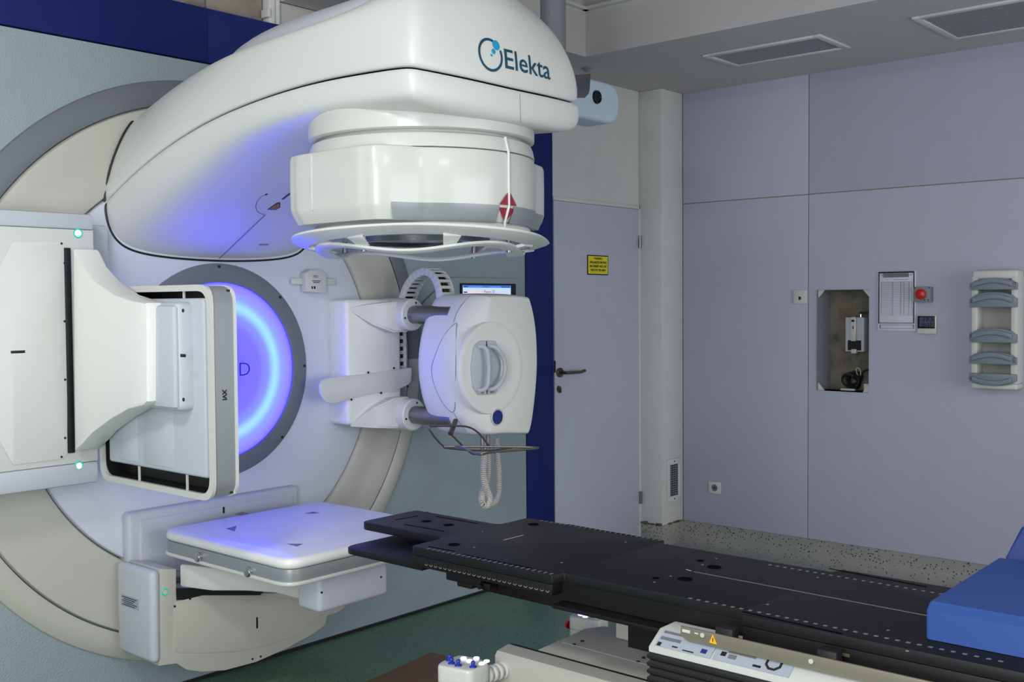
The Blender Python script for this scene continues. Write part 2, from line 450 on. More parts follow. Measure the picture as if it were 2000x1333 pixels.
# drum
d = BM(); lathe(d, [(1.062, .0), (1.058, -.028), (1.075, -.034), (1.125, -.028), (1.148, -.012), (1.152, .0)], (0, 0, ZA), 'y', 96, -math.pi, 0)
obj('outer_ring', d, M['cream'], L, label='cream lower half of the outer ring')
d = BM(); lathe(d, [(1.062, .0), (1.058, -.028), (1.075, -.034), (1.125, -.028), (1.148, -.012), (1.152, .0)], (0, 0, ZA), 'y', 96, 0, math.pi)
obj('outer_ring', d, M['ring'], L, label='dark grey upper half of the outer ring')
d = BM(); lathe(d, [(.808, .0), (.81, -.036), (.815, -.045), (.84, -.05), (.90, -.038), (.97, -.034), (1.03, -.038), (1.048, -.034), (1.053, -.022), (1.053, 0)], (0, 0, ZA), 'y', 160)
obj('drum_rim', d, M['cream'], L)
d = BM(); lathe(d, [(.40, -.02), (.43, -.045), (.6, -.047), (.79, -.045), (.80, -.04), (.804, -.03), (.804, 0)], (0, 0, ZA), 'y', 160)
obj('drum_face', d, M['drumlav'], L)
d = BM(); lathe(d, [(.354, -.046), (.357, -.058), (.362, -.060), (.423, -.053), (.431, -.05), (.432, -.03)], (0, 0, ZA), 'y', 96)
ringp = obj('disc_ring', d, M['ring'], L)
for k in range(8):
    a = math.radians(90+45*k)
    c = Vector((.418*math.cos(a), -.0525, ZA+.418*math.sin(a)))
    obj('screw', cyl(BM(), c, c+Vector((0, -.004, 0)), .006, 8), M['dark'], ringp)
d = BM(); lathe(d, [(0, -.05), (.2, -.05), (.356, -.05)], (0, 0, ZA), 'y', 96)
dp = obj('backlit_disc', d, M['disc'], L, label='glowing blue violet disc with a pale cyan ring')
pHD = ay(490, 722, -.051)
text('HD', .08, (pHD.x, -.051, pHD.z), (1, 0, 0), (0, 0, 1), M['black'], dp, align='RIGHT', bold=-.0012, sx=1.05)
text('Versa', .08, (pHD.x-.16, -.051, pHD.z), (1, 0, 0), (0, 0, 1), M['black'], dp, align='RIGHT', bold=-.0012, sx=1.05)

# --- arm covers
U = [[(.455, 1.888), (.476, 1.888), (.445, 2.03), (.365, 2.19), (.30, 2.235), (.22, 2.27), (0, 2.29)],
     [(.435, 2.005), (.455, 2.005), (.44, 2.12), (.358, 2.265), (.30, 2.305), (.24, 2.33), (0, 2.36)],
     [(.405, 2.10), (.425, 2.10), (.42, 2.2), (.378, 2.318), (.335, 2.325), (.22, 2.345), (0, 2.36)],
     [(.385, 2.155), (.405, 2.155), (.408, 2.25), (.398, 2.345), (.35, 2.347), (.22, 2.355), (0, 2.365)],
     [(.372, 2.187), (.392, 2.187), (.396, 2.27), (.398, 2.358), (.35, 2.358), (.22, 2.365), (0, 2.375)],
     [(.37, 2.18), (.39, 2.18), (.39, 2.27), (.375, 2.375), (.335, 2.395), (.25, 2.50), (0, 2.545)]]
ys = [-.03, -.25, -.5, -.75, -1.1, -1.38]
rows = [[(x, y, z) for x, z in r] for r, y in zip(U, ys)]
rows += [[(.37, -1.54, 2.172), (.392, -1.565, 2.172), (.378, -1.56, 2.27), (.345, -1.52, 2.375), (.305, -1.48, 2.435), (.24, -1.44, 2.495), (0, -1.41, 2.54)],
         [(.36, -1.57, 2.165), (.378, -1.588, 2.167), (.362, -1.585, 2.27), (.325, -1.545, 2.375), (.28, -1.51, 2.43), (.21, -1.475, 2.485), (0, -1.46, 2.53)],
         [(.18, -1.60, 2.16), (.18, -1.618, 2.16), (.17, -1.612, 2.27), (.15, -1.58, 2.38), (.125, -1.55, 2.43), (.1, -1.52, 2.475), (0, -1.50, 2.51)],
         [(0, -1.608, 2.155), (0, -1.628, 2.155), (0, -1.622, 2.27), (0, -1.592, 2.38), (0, -1.57, 2.42), (0, -1.545, 2.455), (0, -1.53, 2.475)]]
ub = subsurf(grid_sub(rows), 3)
bvhU = BVHTree.FromBMesh(ub)
up_ = obj('upper_cover', ub, M['white'], L, smooth=80)
D = [[(.455, 1.883), (.476, 1.883), (.466, 1.80), (.415, 1.715), (.24, 1.69), (0, 1.682)],
     [(.435, 2.0), (.455, 2.0), (.455, 1.95), (.40, 1.835), (.22, 1.797), (0, 1.788)],
     [(.405, 2.094), (.425, 2.094), (.425, 2.05), (.385, 1.955), (.22, 1.92), (0, 1.912)],
     [(.385, 2.149), (.405, 2.149), (.406, 2.115), (.375, 2.05), (.22, 2.028), (0, 2.02)],
     [(.372, 2.181), (.392, 2.181), (.394, 2.13), (.375, 2.085), (.22, 2.075), (0, 2.09)],
     [(.37, 2.174), (.39, 2.174), (.391, 2.12), (.375, 2.075), (.22, 2.07), (0, 2.07)]]
rows = [[(x, y, z) for x, z in r] for r, y in zip(D, ys)]
rows += [[(.37, -1.54, 2.166), (.392, -1.565, 2.166), (.392, -1.565, 2.10), (.372, -1.545, 2.068), (.22, -1.53, 2.06), (0, -1.53, 2.06)],
         [(.36, -1.57, 2.159), (.378, -1.588, 2.161), (.378, -1.59, 2.10), (.355, -1.572, 2.064), (.2, -1.56, 2.055), (0, -1.56, 2.055)],
         [(.18, -1.60, 2.154), (.18, -1.618, 2.154), (.18, -1.62, 2.095), (.17, -1.605, 2.06), (.1, -1.58, 2.054), (0, -1.575, 2.054)],
         [(0, -1.608, 2.149), (0, -1.628, 2.149), (0, -1.63, 2.09), (0, -1.617, 2.058), (0, -1.595, 2.054), (0, -1.585, 2.054)]]
lb = subsurf(grid_sub(rows), 3)
bvhL = BVHTree.FromBMesh(lb)
seamL = sorted([v.co.copy() for v in lb.verts if abs(v.co.y+.03) < .004 and abs(v.co.x) <= .481 and v.co.z < 1.885 and v.is_boundary], key=lambda c: math.atan2(c.z-2.0, c.x) % (2*math.pi))
seamL = [p for p in seamL if abs(p.x) > .458 or p.z < 1.88]
lo_ = obj('lower_cover', lb, M['white'], L, smooth=80)
tb = BM(); tube(tb, [(p.x*1.004, -.046, p.z-.003) for p in seamL], .0045, 6)
obj('drum_joint', tb, M['dark'], lo_)
for sg in (-1, 1):
    tb = BM(); tube(tb, cr([(sg*.478, -.045, 1.886), (sg*.468, -.045, 1.95), (sg*.44, -.043, 2.04), (sg*.40, -.042, 2.13), (sg*.365, -.043, 2.185), (sg*.352, -.043, 2.192)], 5), .004, 6); obj('drum_joint', tb, M['dark'], up_)
rows = []
for y, e, bz, tz in ((-.36, .12, 2.315, 2.345), (-.40, .22, 2.315, 2.375), (-.55, .30, 2.325, 2.435), (-.78, .325, 2.34, 2.468), (-1.0, .335, 2.35, 2.47), (-1.25, .335, 2.36, 2.472), (-1.42, .31, 2.38, 2.50)):
    rows.append([(e, y, bz-.02), (e, y, bz+.01), (e*.93, y, bz+(tz-bz)*.62), (e*.62, y, tz), (0, y, tz+.012)])
obj('top_cap', subsurf(grid_sub(rows), 2), M['lav'], L, smooth=70)
# inner core so no gap is see-through
obj('arm_core', box((-.30, -1.5, 2.12), (.30, -.3, 2.2)), M['dark'], L)
# wordmark and emblem on the upper cover
def castpt(px, py): 
    d = (fw+(px-1000)/F*RT-(py-666.5)/F*UP).normalized()
    h = bvhU.ray_cast(CAM, d); return h[0]
pE0, pE1 = castpt(983, 110), castpt(1072, 140)
if pE0 and pE1:
    wdt = (pE1-pE0).length; o = (pE0+pE1)/2
    rg = Vector((pE1.x-pE0.x, 0, 0)).normalized()
    text('Elekta', .085, (o.x+.002, o.y, o.z-.004), (1, 0, 0), (0, 0, 1), M['teal'], up_, bvh=bvhU, castdir=(0, 1, 0), off=.0015, sx=1.13, bold=.0006)
    ce = castpt(958, 107)
    def ringarc(bm, c, R, wd, a0, a1, n):
        prev = None
        for k in range(n+1):
            a = a0+(a1-a0)*k/n
            row = []
            for rr in (R-wd/2, R+wd/2):
                p = Vector((c.x+rr*math.cos(a), c.y-1, c.z+rr*math.sin(a)))
                h = bvhU.ray_cast(p, Vector((0, 1, 0)))[0]
                row.append(bm.verts.new((h.x, h.y-.0015, h.z)))
            if prev: bm.faces.new((prev[0], prev[1], row[1], row[0]))
            prev = row
    b = BM(); ringarc(b, ce, .046, .008, math.radians(70), math.radians(385), 40)
    obj('emblem', b, M['teal'], up_, recalc=False)
    b = BM()
    for (dx, dz, rr) in ((.027, .033, .015), (.013, .012, .008), (.003, -.001, .004)):
        cc = Vector((ce.x+dx, ce.y, ce.z+dz)); t = BM(); ringarc(t, cc, rr/2, rr, 0, 2*math.pi, 20); join(b, t)
    obj('emblem_dots', b, M['cyan'], up_, recalc=False)
# diagonal joint, amber label and slots on the underside
def castL(px, py):
    d = (fw+(px-1000)/F*RT-(py-666.5)/F*UP).normalized()
    h = bvhL.ray_cast(CAM, d); return h[0], h[1]
def dec(pxs, m, name, th=.0015, bev=0):
    pts = []
    for q in pxs:
        p, n = castL(*q)
        if p is None: return
        pts.append(p); nn = n
    nn = nn if nn.dot(CAM-pts[0]) > 0 else -nn
    obj(name, prism(BM(), [p+nn*.0003 for p in pts], nn*th), m, lo_)
dec([(426, 506), (428, 506), (519, 419.5), (517, 419)], M['grey'], 'cover_joint')
dec([(522, 409), (538, 410), (547, 405), (547, 395), (541, 396)], M['black'], 'warning_label_border', .001)
dec([(525, 407.5), (537, 408.5), (545, 404), (545, 397), (541, 398)], M['ochre'], 'warning_label', .002)
dec([(550, 389), (553, 389.5), (568, 378), (565, 377)], M['dark'], 'slot')
dec([(517, 381), (520, 381), (523, 378.5), (519, 378.5)], M['dark'], 'slot')
dec([(505, 479), (523, 479), (525, 476.5), (508, 476.5)], M['grey'], 'slot')
pts = [castL(1015+1.5*k/6, 184+54*k/6)[0] for k in range(7)]
if all(pts): obj('front_seam', tube(BM(), pts, .0014, 6), M['grey'], lo_)
pts = [castL(*q)[0] for q in ((520, 380), (510, 384), (502, 394), (499, 404), (502, 413), (508, 417), (515, 419))]
if all(pts): obj('round_joint', tube(BM(), pts, .0018, 6), M['grey'], lo_)

# --- head
HX = (0, -1.22, 0)
def ear(a, h, r):
    ca = abs(math.cos(a)); sa = abs(math.sin(a)); ph = math.atan2(sa, ca)
    pc = math.atan(.172/.402)
    re = .402/ca if ph < pc else None
    if re is None:
        t = min(1, (ph-pc)/math.radians(24)); t = t*t*(3-2*t)
        re = .4373*(1-t)+r*t
    # round the outer corner
    d_ = abs(ph-pc)
    if d_ < .09: re -= .012*(1-d_/.09)**2
    return max(r, re)
c = BM(); lathe(c, [(.30, 2.135), (.335, 2.128), (.356, 2.112), (.366, 2.088), (.367, 2.05), (.366, 2.026), (.357, 2.022), (.33, 2.022)], HX, 'z', 96)
obj('collar', c, M['gloss'], L)
c = BM(); lathe(c, [(.33, 2.03), (.335, 2.012), (.345, 2.015), (.356, 2.009), (.362, 1.995), (.367, 1.968), (.30, 1.966)], HX, 'z', 96)
hd = obj('head_upper_ring', c, M['gloss'], L)
def rbody(a, h, r):
    k = 1.0
    e = ear(a, h, .368)
    if r < .31: return r
    ins = .368-r
    return e-ins
c = BM(); lathe(c, [(.30, 1.968), (.352, 1.968), (.364, 1.964), (.368, 1.953), (.369, 1.88), (.368, 1.80), (.362, 1.782), (.345, 1.752), (.30, 1.748)], HX, 'z', 240, rf=rbody)
hb = obj('head_body', c, M['gloss'], L, smooth=50)
for sg in (-1, 1):   # moulded joint on each side bulge
    obj('cover_joint', box((sg*.402-.003, -1.155, 1.79), (sg*.402+.003, -1.15, 1.958), .001), M['white'], hb)
c = BM()
def band(a0, a1):
    t = BM(); lathe(t, [(.3665, 1.802), (.3705, 1.801), (.3672, 1.784), (.352, 1.750), (.345, 1.750)], HX, 'z', 40, math.radians(-90+a0), math.radians(-90+a1), rf=lambda a, h, r: rbody(a, h, r-.0028)+.0028); return t
join(c, band(-57, -5.5)); join(c, band(4.5, 57))
obj('silver_band', c, M['silver'], hb)
c = BM(); lathe(c, [(.30, 1.752), (.344, 1.751), (.352, 1.743), (.352, 1.733), (.344, 1.723), (.325, 1.716), (.19, 1.716)], HX, 'z', 96)
lip = obj('head_lip', c, M['gloss'], L)
# front joint strip
pts = [(.004, z, r) for z, r in ((2.012, .358), (1.972, .369), (1.965, .3715), (1.80, .3715), (1.752, .354), (1.735, .355), (1.722, .345))]
obj('front_joint', tube(BM(), [(x, -1.22-r, z) for x, z, r in pts], .0042, 8), M['white'], hb)
def tri(pts):
    b = BM()
    vs = []
    for x, z in pts:
        r = .371 if z > 1.80 else .369-(1.80-z)*.36
        y = -1.22-math.sqrt(r*r-x*x)-.0015
        vs.append(b.verts.new((x, y, z)))
    b.faces.new(vs); return b
for pts in ([(-.038, 1.803), (-.002, 1.803), (-.002, 1.842)], [(.01, 1.803), (.042, 1.803), (.01, 1.842)], [(-.038, 1.795), (-.002, 1.795), (-.002, 1.757)], [(.01, 1.795), (.042, 1.795), (.01, 1.757)]):
    obj('red_marker', tri(pts), M['red'], hb, smooth=0)
# underside window
c = BM(); lathe(c, [(.19, 1.716), (.20, 1.700), (.215, 1.700), (.22, 1.716)], HX, 'z', 64)
obj('window_bezel', c, M['steel'], lip)
c = BM(); lathe(c, [(0, 1.708), (.19, 1.708)], HX, 'z', 48)
obj('beam_window', c, M['glass'], lip)
# touch guard
def rg(a):
    return .415+.045*abs(math.cos(2*a+.2))**3
def ringband(bm, ro, ri, zf, th, n=96, a0=0, a1=2*math.pi):
    full = a1-a0 > 6.28
    rows = []
    for k in range(n if full else n+1):
        a = a0+(a1-a0)*k/n; row = []
        z = zf(a)
        for (rr, dz) in ((ro(a), .25*th), (ro(a)-.006, th*.5), (ri(a)+.004, th*.5), (ri(a), .2*th), (ri(a), -.2*th), (ri(a)+.004, -th*.5), (ro(a)-.006, -th*.5), (ro(a), -.25*th)):
            row.append(bm.verts.new((rr*math.cos(a), -1.22+rr*math.sin(a), z+dz)))
        rows.append(row)
    N = len(rows)
    for k in range(N if full else N-1):
        A, B = rows[k], rows[(k+1) % N]
        for j in range(8): bm.faces.new((A[j], A[(j+1) % 8], B[(j+1) % 8], B[j]))
    if not full: bm.faces.new(rows[0]); bm.faces.new(rows[-1])
def skirt(bm, ro, zo_, ri, zi_, th, n=112):
    rows = []
    for k in range(n):
        a = 2*math.pi*k/n; row = []
        for rr, z in ((ro(a), zo_(a)), (ro(a)-.004, zo_(a)+th*.55), (ri(a)+.006, zi_(a)+th), (ri(a), zi_(a)+th*.5), (ri(a)+.004, zi_(a)), (ro(a)-.01, zo_(a)-th*.5)):
            row.append(bm.verts.new((rr*math.cos(a), -1.22+rr*math.sin(a), z)))
        rows.append(row)
    for k in range(n):
        A, B = rows[k], rows[(k+1) % n]
        for j in range(6): bm.faces.new((A[j], A[(j+1) % 6], B[(j+1) % 6], B[j]))
tg = BM()
zo = lambda a: 1.716+.017*math.cos(2*(a+2.45))
r2 = lambda a: .345+.012*math.cos(4*a)
zi = lambda a: zo(a)-.022
skirt(tg, rg, zo, lambda a: rg(a)-.062, zi, .013)
tgo = obj('touch_guard', tg, M['white'], L)
tg = BM()
zl_ = lambda a: 1.674+.012*math.cos(4*a+.6)
skirt(tg, lambda a: .352+.022*math.cos(4*a+.6), zl_, lambda a: .298+.022*math.cos(4*a+.6), lambda a: zl_(a)-.008, .013)
for k in range(8):
    a = math.radians(14+45*k); da = .05
    P = []
    for (rr, aa, z) in ((.330, a-da, zl_(a)), (.330, a+da, zl_(a)), (rg(a)-.05, a+da*1.5, zi(a)), (rg(a)-.05, a-da*1.5, zi(a))):
        P.append(Vector((rr*math.cos(aa), -1.22+rr*math.sin(aa), z-.003)))
    prism(tg, P, (0, 0, .011), .002)
obj('guard_ribs', tg, M['white'], tgo)
for k in range(4):
    a = math.radians(12+90*k)
    p = Vector((.322*math.cos(a), -1.22+.322*math.sin(a), 1.664))
    obj('guard_post', cyl(BM(), p, p+Vector((0, 0, .062)), .009, 12), M['steel'], tgo)

# --- kilovolt detector on the left
def yp(pl, yv): return [Vector((ay(px, py, yv).x, yv, ay(px, py, yv).z)) for px, py in pl]
YB = -.2
b = BM(); z1 = ay(180, 438, YB).z; z0 = ay(180, 918, YB).z; zt = 1.823; zb = .887; xr = -.602
P = rpoly([(-1.36, z0), (xr, z0), (xr, z1), (-1.36, z1)], 0)
abox(b, (-1.36, YB, .962), (xr, -.05, 1.768), .004)
kb = obj('detector_housing', b, M['white'], L)
obj('grey_cap', box((-1.36, YB-.003, 1.768), (xr, -.05, zt), .010, 2), M['lav'], kb)
obj('grey_cap', box((-1.36, YB-.003, zb), (xr, -.05, .962), .010, 2), M['lav'], kb)
xx = ay(213, 470, -.10).x
obj('detector_base', box((-.8, -.10, 1.05), (xx, -.04, ay(200, 440, -.10).z), .012), M['lav'], L)
# cut-in slot and thin cover panel
obj('hinge_slot', box((-.712, YB-.006, 1.0), (-.688, YB+.05, 1.704), .003), M['dark'], kb)
pp = [(0, 600), (23, 471), (123, 473), (130, 480), (131, 888), (123, 897), (23, 909), (0, 790)]
pts = yp(rpoly(pp, [0, 6, 8, 4, 4, 8, 6, 0], 2), YB-.0005)
pts = [p for p in pts]
pts[0] = pts[0]; 
b = BM(); prism(b, [Vector((-1.0, YB-.0005, pts[0].z-.0))] + [Vector((p.x, p.y, p.z)) for p in pts[1:-1]] + [Vector((-1.0, YB-.0005, pts[-1].z))], (0, -.003, 0), .0012)
cp = obj('access_panel', b, M['white'], kb)
screws([ay(q[0], q[1], YB-.0035) for q in ((120, 476), (126, 514), (126, 628), (127, 742), (127, 856), (120, 893))], (0, -1, 0), .004, kb)
c0 = ay(20, 688, YB); c1 = ay(48, 688, YB)
obj('vent_slot', box((c0.x, YB-.005, c0.z-.005), (c1.x, YB-.0025, c0.z+.004), .002), M['black'], kb)
for q in ((152, 456), (154, 911)):
    p = ay(q[0], q[1], YB)
    b = BM(); lathe(b, [(.011, -.001), (.014, -.004), (.017, -.001)], p+Vector((0, 0, 0)), 'y', 20)
    o = obj('lamp_ring', b, M['ledg_ring'], kb)
    b = BM(); lathe(b, [(0, -.004), (.008, -.0035), (.0115, -.0015)], p, 'y', 16); obj('status_lamp', b, M['ledg'], kb)
# folding arm plate
P = [(142, 487), (158, 520), (185, 551), (222, 576), (258, 588), (283, 592), (286, 600), (286, 785), (280, 792), (250, 800), (215, 820), (180, 846), (160, 868), (145, 881)]
pts = [ax(px, py, -.70) for px, py in P]
pts = [Vector((-.70, min(p.y, -.205), p.z)) for p in pts]
ka = obj('detector_arm', prism(BM(), pts, (.095, 0, 0), .008, 2), M['plate'], L)
# plate bracket
b = BM(); q0 = ax(288, 590, -.64); q1 = ax(383, 800, -.64)
abox(b, (-.655, -.80, 1.175), (-.575, -.50, 1.515), .02, 3)
kbk = obj('detector_bracket', b, M['lav'], L)
obj('bracket_step', box((-.668, -.80, 1.185), (-.645, -.635, 1.505), .012, 2), M['lav'], kbk)
screws([ax(q[0], q[1], -.668) for q in ((358, 607), (359, 781))], (-1, 0, 0), .006, kbk)
p = ax(358, 695, -.668); obj('slot', box((-.6705, p.y-.014, p.z-.005), (-.667, p.y+.014, p.z+.005), .002), M['black'], kbk)
p = ax(283, 690, -.66); obj('gap', box((-.66, -.54, 1.24), (-.64, -.495, 1.42)), M['dark'], kbk)
# flat imager: frame rim, open back, inner tray
IX0, IX1 = -.60, -.505; IY0, IY1 = -.897, -.21; IZ0, IZ1 = .90, 1.565
def imframe(x0, x1, gr, th):
    o = rrect(IY0-gr, IZ0-gr, IY1+gr, IZ1+gr, .06, 5); i = rrect(IY0+th, IZ0+th, IY1-th, IZ1-th, .05, 5)
    b = BM(); n = len(o)
    vo0 = [b.verts.new((x0, p.x, p.y)) for p in o]; vo1 = [b.verts.new((x1, p.x, p.y)) for p in o]
    vi0 = [b.verts.new((x0, p.x, p.y)) for p in i]; vi1 = [b.verts.new((x1, p.x, p.y)) for p in i]
    for k in range(n):
        j = (k+1) % n
        b.faces.new((vo0[k], vo0[j], vo1[j], vo1[k])); b.faces.new((vi0[k], vi1[k], vi1[j], vi0[j]))
        b.faces.new((vo0[k], vi0[k], vi0[j], vo0[j])); b.faces.new((vo1[k], vo1[j], vi1[j], vi1[k]))
    bmesh.ops.recalc_face_normals(b, faces=b.faces)
    return b
ki = obj('imager_panel', imframe(IX0+.012, IX1-.01, 0, .014), M['silver'], L)
obj('back_rim', imframe(IX0, IX0+.012, .004, .016), M['gloss'], ki)
obj('front_rim', imframe(IX1-.01, IX1, .003, .014), M['white'], ki)
obj('front_plate', box((IX1-.012, IY0+.01, IZ0+.01), (IX1-.004, IY1-.01, IZ1-.01)), M['white'], ki)
obj('black_cavity', box((IX1-.022, IY0+.012, IZ0+.012), (IX1-.012, IY1-.012, IZ1-.012)), M['dark'], ki)
b = BM(); abox(b, (-.598, -.862, .965), (-.55, -.265, 1.527), .010, 3); obj('black_liner', imframe(IX0+.014, IX1-.014, -.0145, .0165), M['dark'], ki); kt = obj('inner_tray', b, M['lav'], ki)
for y0, y1 in ((-.46, -.34), (-.68, -.5)):
    obj('tray_recess', box((-.6005, y0, .98), (-.5975, y1, 1.17), .001), M['lav'], kt)
for y in (-.45, -.74):
    for z0, z1 in ((IZ0+.012, .965), (1.527, IZ1-.012)):
        obj('rib', box((-.592, y-.003, z0), (-.586, y+.003, z1)), M['case'], ki)
pX = ax(430, 767, -.55)
text('XVI', .021, (-.553, IY0-.001, 1.225), (0, 0, -1), (1, 0, 0), M['black'], ki, off=.001, bold=.0008)

# --- megavolt detector below
YM = -.30
b = BM()
abox(b, (-.433, -.09, .45), (.352, -.04, .735), .014, 3)
mb = obj('detector_base', b, M['lav'], L)
obj('base_panel', box((-.39, -.096, .48), (.318, -.08, .705), .012, 3), M['lav'], mb)
obj('base_slot', box((-.03, -.0975, .675), (-.022, -.094, .70)), M['black'], mb)
P = [(313, 1112), (345, 1112), (345, 1160), (510, 1160), (640, 1155), (662, 1160), (676, 1172), (674, 1188), (660, 1198), (640, 1204), (636, 1222), (612, 1240), (555, 1271), (500, 1295), (440, 1311), (395, 1314), (365, 1310), (345, 1298), (313, 1302)]
pts = yp(P, YM)
mh = obj('detector_housing', prism(BM(), pts, (0, .29, 0), .006), M['cream'], L)
xl = ay(313, 1200, YM).x
abx = BM(); abox(abx, (-.470, YM-.004, ay(300, 1302, YM).z+.006), (xl+.004, -.06, .558), .022, 3)
mg = obj('grey_side_cover', abx, M['lav'], L)
obj('dark_slot', prism(BM(), yp([(345, 1150), (520, 1150), (505, 1167), (345, 1173)], YM-.003), (0, .01, 0)), M['dark'], mh)
# thin access panel on the housing front
P = [(346, 1178), (352, 1174), (390, 1166), (640, 1166), (560, 1248), (500, 1266), (430, 1276), (350, 1275), (339, 1270), (339, 1182)]
pts = yp([(339, 1182), (345, 1175), (395, 1163), (510, 1163), (625, 1180), (628, 1214), (580, 1240), (520, 1262), (460, 1273), (400, 1276), (345, 1275), (339, 1270)], YM-.0002)
mp = obj('access_panel', prism(BM(), pts, (0, -.003, 0), .0012), M['cream'], mh)
screws([ay(q[0], q[1], YM-.003) for q in ((341, 1185), (371, 1170))]+[ay(q[0], q[1], YM) for q in ((493, 1288), (509, 1283))], (0, -1, 0), .0045, mh)
q = ay(501, 1217, YM); obj('vent_slot', box((q.x-.004, YM-.005, q.z-.022), (q.x+.004, YM-.002, q.z+.022), .002), M['black'], mh)
p = ay(322, 1157, YM)
b = BM(); lathe(b, [(.009, -.001), (.011, -.004), (.014, -.001)], p, 'y', 20); obj('lamp_ring', b, M['ledg_ring'], mh)
b = BM(); lathe(b, [(0, -.003), (.009, -.002)], p, 'y', 16); obj('status_lamp', b, M['case'], mh)
# rating label on the grey side
def side(px, py): return ax(px, py, -.4725)
a, c2 = side(236, 1161), side(270, 1194)
lb_ = obj('rating_label', box((-.4715, c2.y, c2.z), (-.4692, a.y, a.z)), M['label'], mg)
b = BM()
for k in range(5):
    z = a.z-.006-k*(a.z-c2.z-.012)/4; abox(b, (-.4725, c2.y+.012+(k % 3)*.012, z-.0012), (-.4714, a.y-.008-(k % 2)*.012, z+.0012))
obj('print_lines', b, M['black'], lb_)
# arm plate
P = [(-.34, -.285), (-.30, -.42), (-.22, -.52), (-.17, -.62), (-.165, -.76), (.15, -.76), (.16, -.62), (.22, -.5), (.32, -.40), (.36, -.285)]
obj('detector_arm', prism(BM(), [(x, y, .475) for x, y in P], (0, 0, .085), .008), M['white'], L)
mbk = obj('detector_bracket', box((-.17, -.87, .445), (.15, -.745, .57), .018, 3), M['drumlav'], L)
screws([ay(q[0], q[1], -.87) for q in ((628, 1158), (744, 1128))], (0, -1, 0), .004, mbk)
# flat imager
MX, MY0, MY1 = .37, -.965, -.205
def slab(z0, z1, g, bev):
    return prism(BM(), [(p.x, p.y, z0) for p in rrect(-MX-g, MY0-g, MX+g, MY1+g, .075, 6)], (0, 0, z1-z0), bev, 3)
mi = obj('imager_panel', slab(.605, .645, 0, .001), M['silver'], L)
mt = obj('top_plate', slab(.645, .682, .003, .016), M['platetop'], mi)
obj('bottom_rim', slab(.592, .605, .006, .004), M['gloss'], mi)
for q in ((390, 1088), (488, 1117)):
    p = ax(q[0], q[1], -MX)
    obj('knob', cyl(BM(), (-MX+.002, p.y, p.z), (-MX-.016, p.y, p.z), .017, 16, .004), M['chrome'], mi)
for pts in ([(442, 1033), (462, 1028), (458, 1038)], [(595, 1004), (625, 1003), (612, 1000)], [(560, 1063), (592, 1063), (580, 1068)]):
    P = [az(x, y, .6823) for x, y in pts]
    obj('triangle_marker', prism(BM(), P, (0, 0, .0006)), M['ring'], mt)
P = [az(x, y, .6823) for x, y in ((456, 1005), (470, 1007.5), (488, 1004), (474, 1001))]
obj('brown_marker', prism(BM(), P, (0, 0, .0008)), M['ochre'], mt)

# --- kilovolt source on the right
b = BM()
abox(b, (.565, -.16, .975), (.89, -.03, 1.525), .02, 3)
sb = obj('source_bracket', b, M['plate'], L)
for zc, s in ((1.455, 1), (1.005, -1)):
    b = BM()
    PP = [(.585, zc+.035*s), (.585, zc+.02*s), (.70, zc-.045*s), (.79, zc-.078*s), (.875, zc-.078*s), (.875, zc+.058*s), (.79, zc+.058*s), (.70, zc+.05*s)]
    va = [b.verts.new((x, -.155, z)) for x, z in PP]; vb = [b.verts.new((x, -.161-.062*max(0, min(1, (x-.585)/.205)), z)) for x, z in PP]
    b.faces.new(va); b.faces.new((vb[0], vb[1], vb[2], vb[7])); b.faces.new((vb[2], vb[3], vb[6], vb[7])); b.faces.new((vb[3], vb[4], vb[5], vb[6]))
    for k in range(8): b.faces.new((va[k], va[(k+1) % 8], vb[(k+1) % 8], vb[k]))
    bmesh.ops.bevel(b, geom=[e for e in b.edges if all(v.co.y < -.165 for v in e.verts)], offset=.008, segments=2, affect='EDGES')
    obj('shoulder', b, M['white'], sb)
    b = BM(); lathe(b, [(.04, -.27), (.066, -.27), (.072, -.264), (.074, -.22), (.076, -.10)], (.862, 0, zc), 'y', 40)
    cl = obj('boss', b, M['white'], sb)
    for k in range(3):
        a = math.radians(75+120*k); p = Vector((.862+.055*math.cos(a), -.27, zc+.055*math.sin(a))); obj('screw', cyl(BM(), p, p+Vector((0, -.002, 0)), .005, 8), M['dark'], sb)
    obj('slide_tube', cyl(BM(), (.862, -.1, zc), (.862, -.52, zc), .040, 32), M['steel'], L)
# curved tongue cover
P = [(628, 745), (640, 739), (665, 736), (716, 731), (760, 724), (805, 718), (804, 745), (798, 752), (770, 766), (745, 767), (716, 772), (680, 782), (650, 790), (636, 786), (627, 772), (624, 757)]
pts = yp(rpoly(P, 4, 2), -.168)
tg2 = obj('tongue_cover', prism(BM(), pts, (0, .012, 0), .004), M['white'], L)
screws([ay(q[0], q[1], -.17) for q in ((719, 728), (769, 719.5), (686, 781), (744, 768), (796, 755))], (0, -1, 0), .005, tg2, .003)
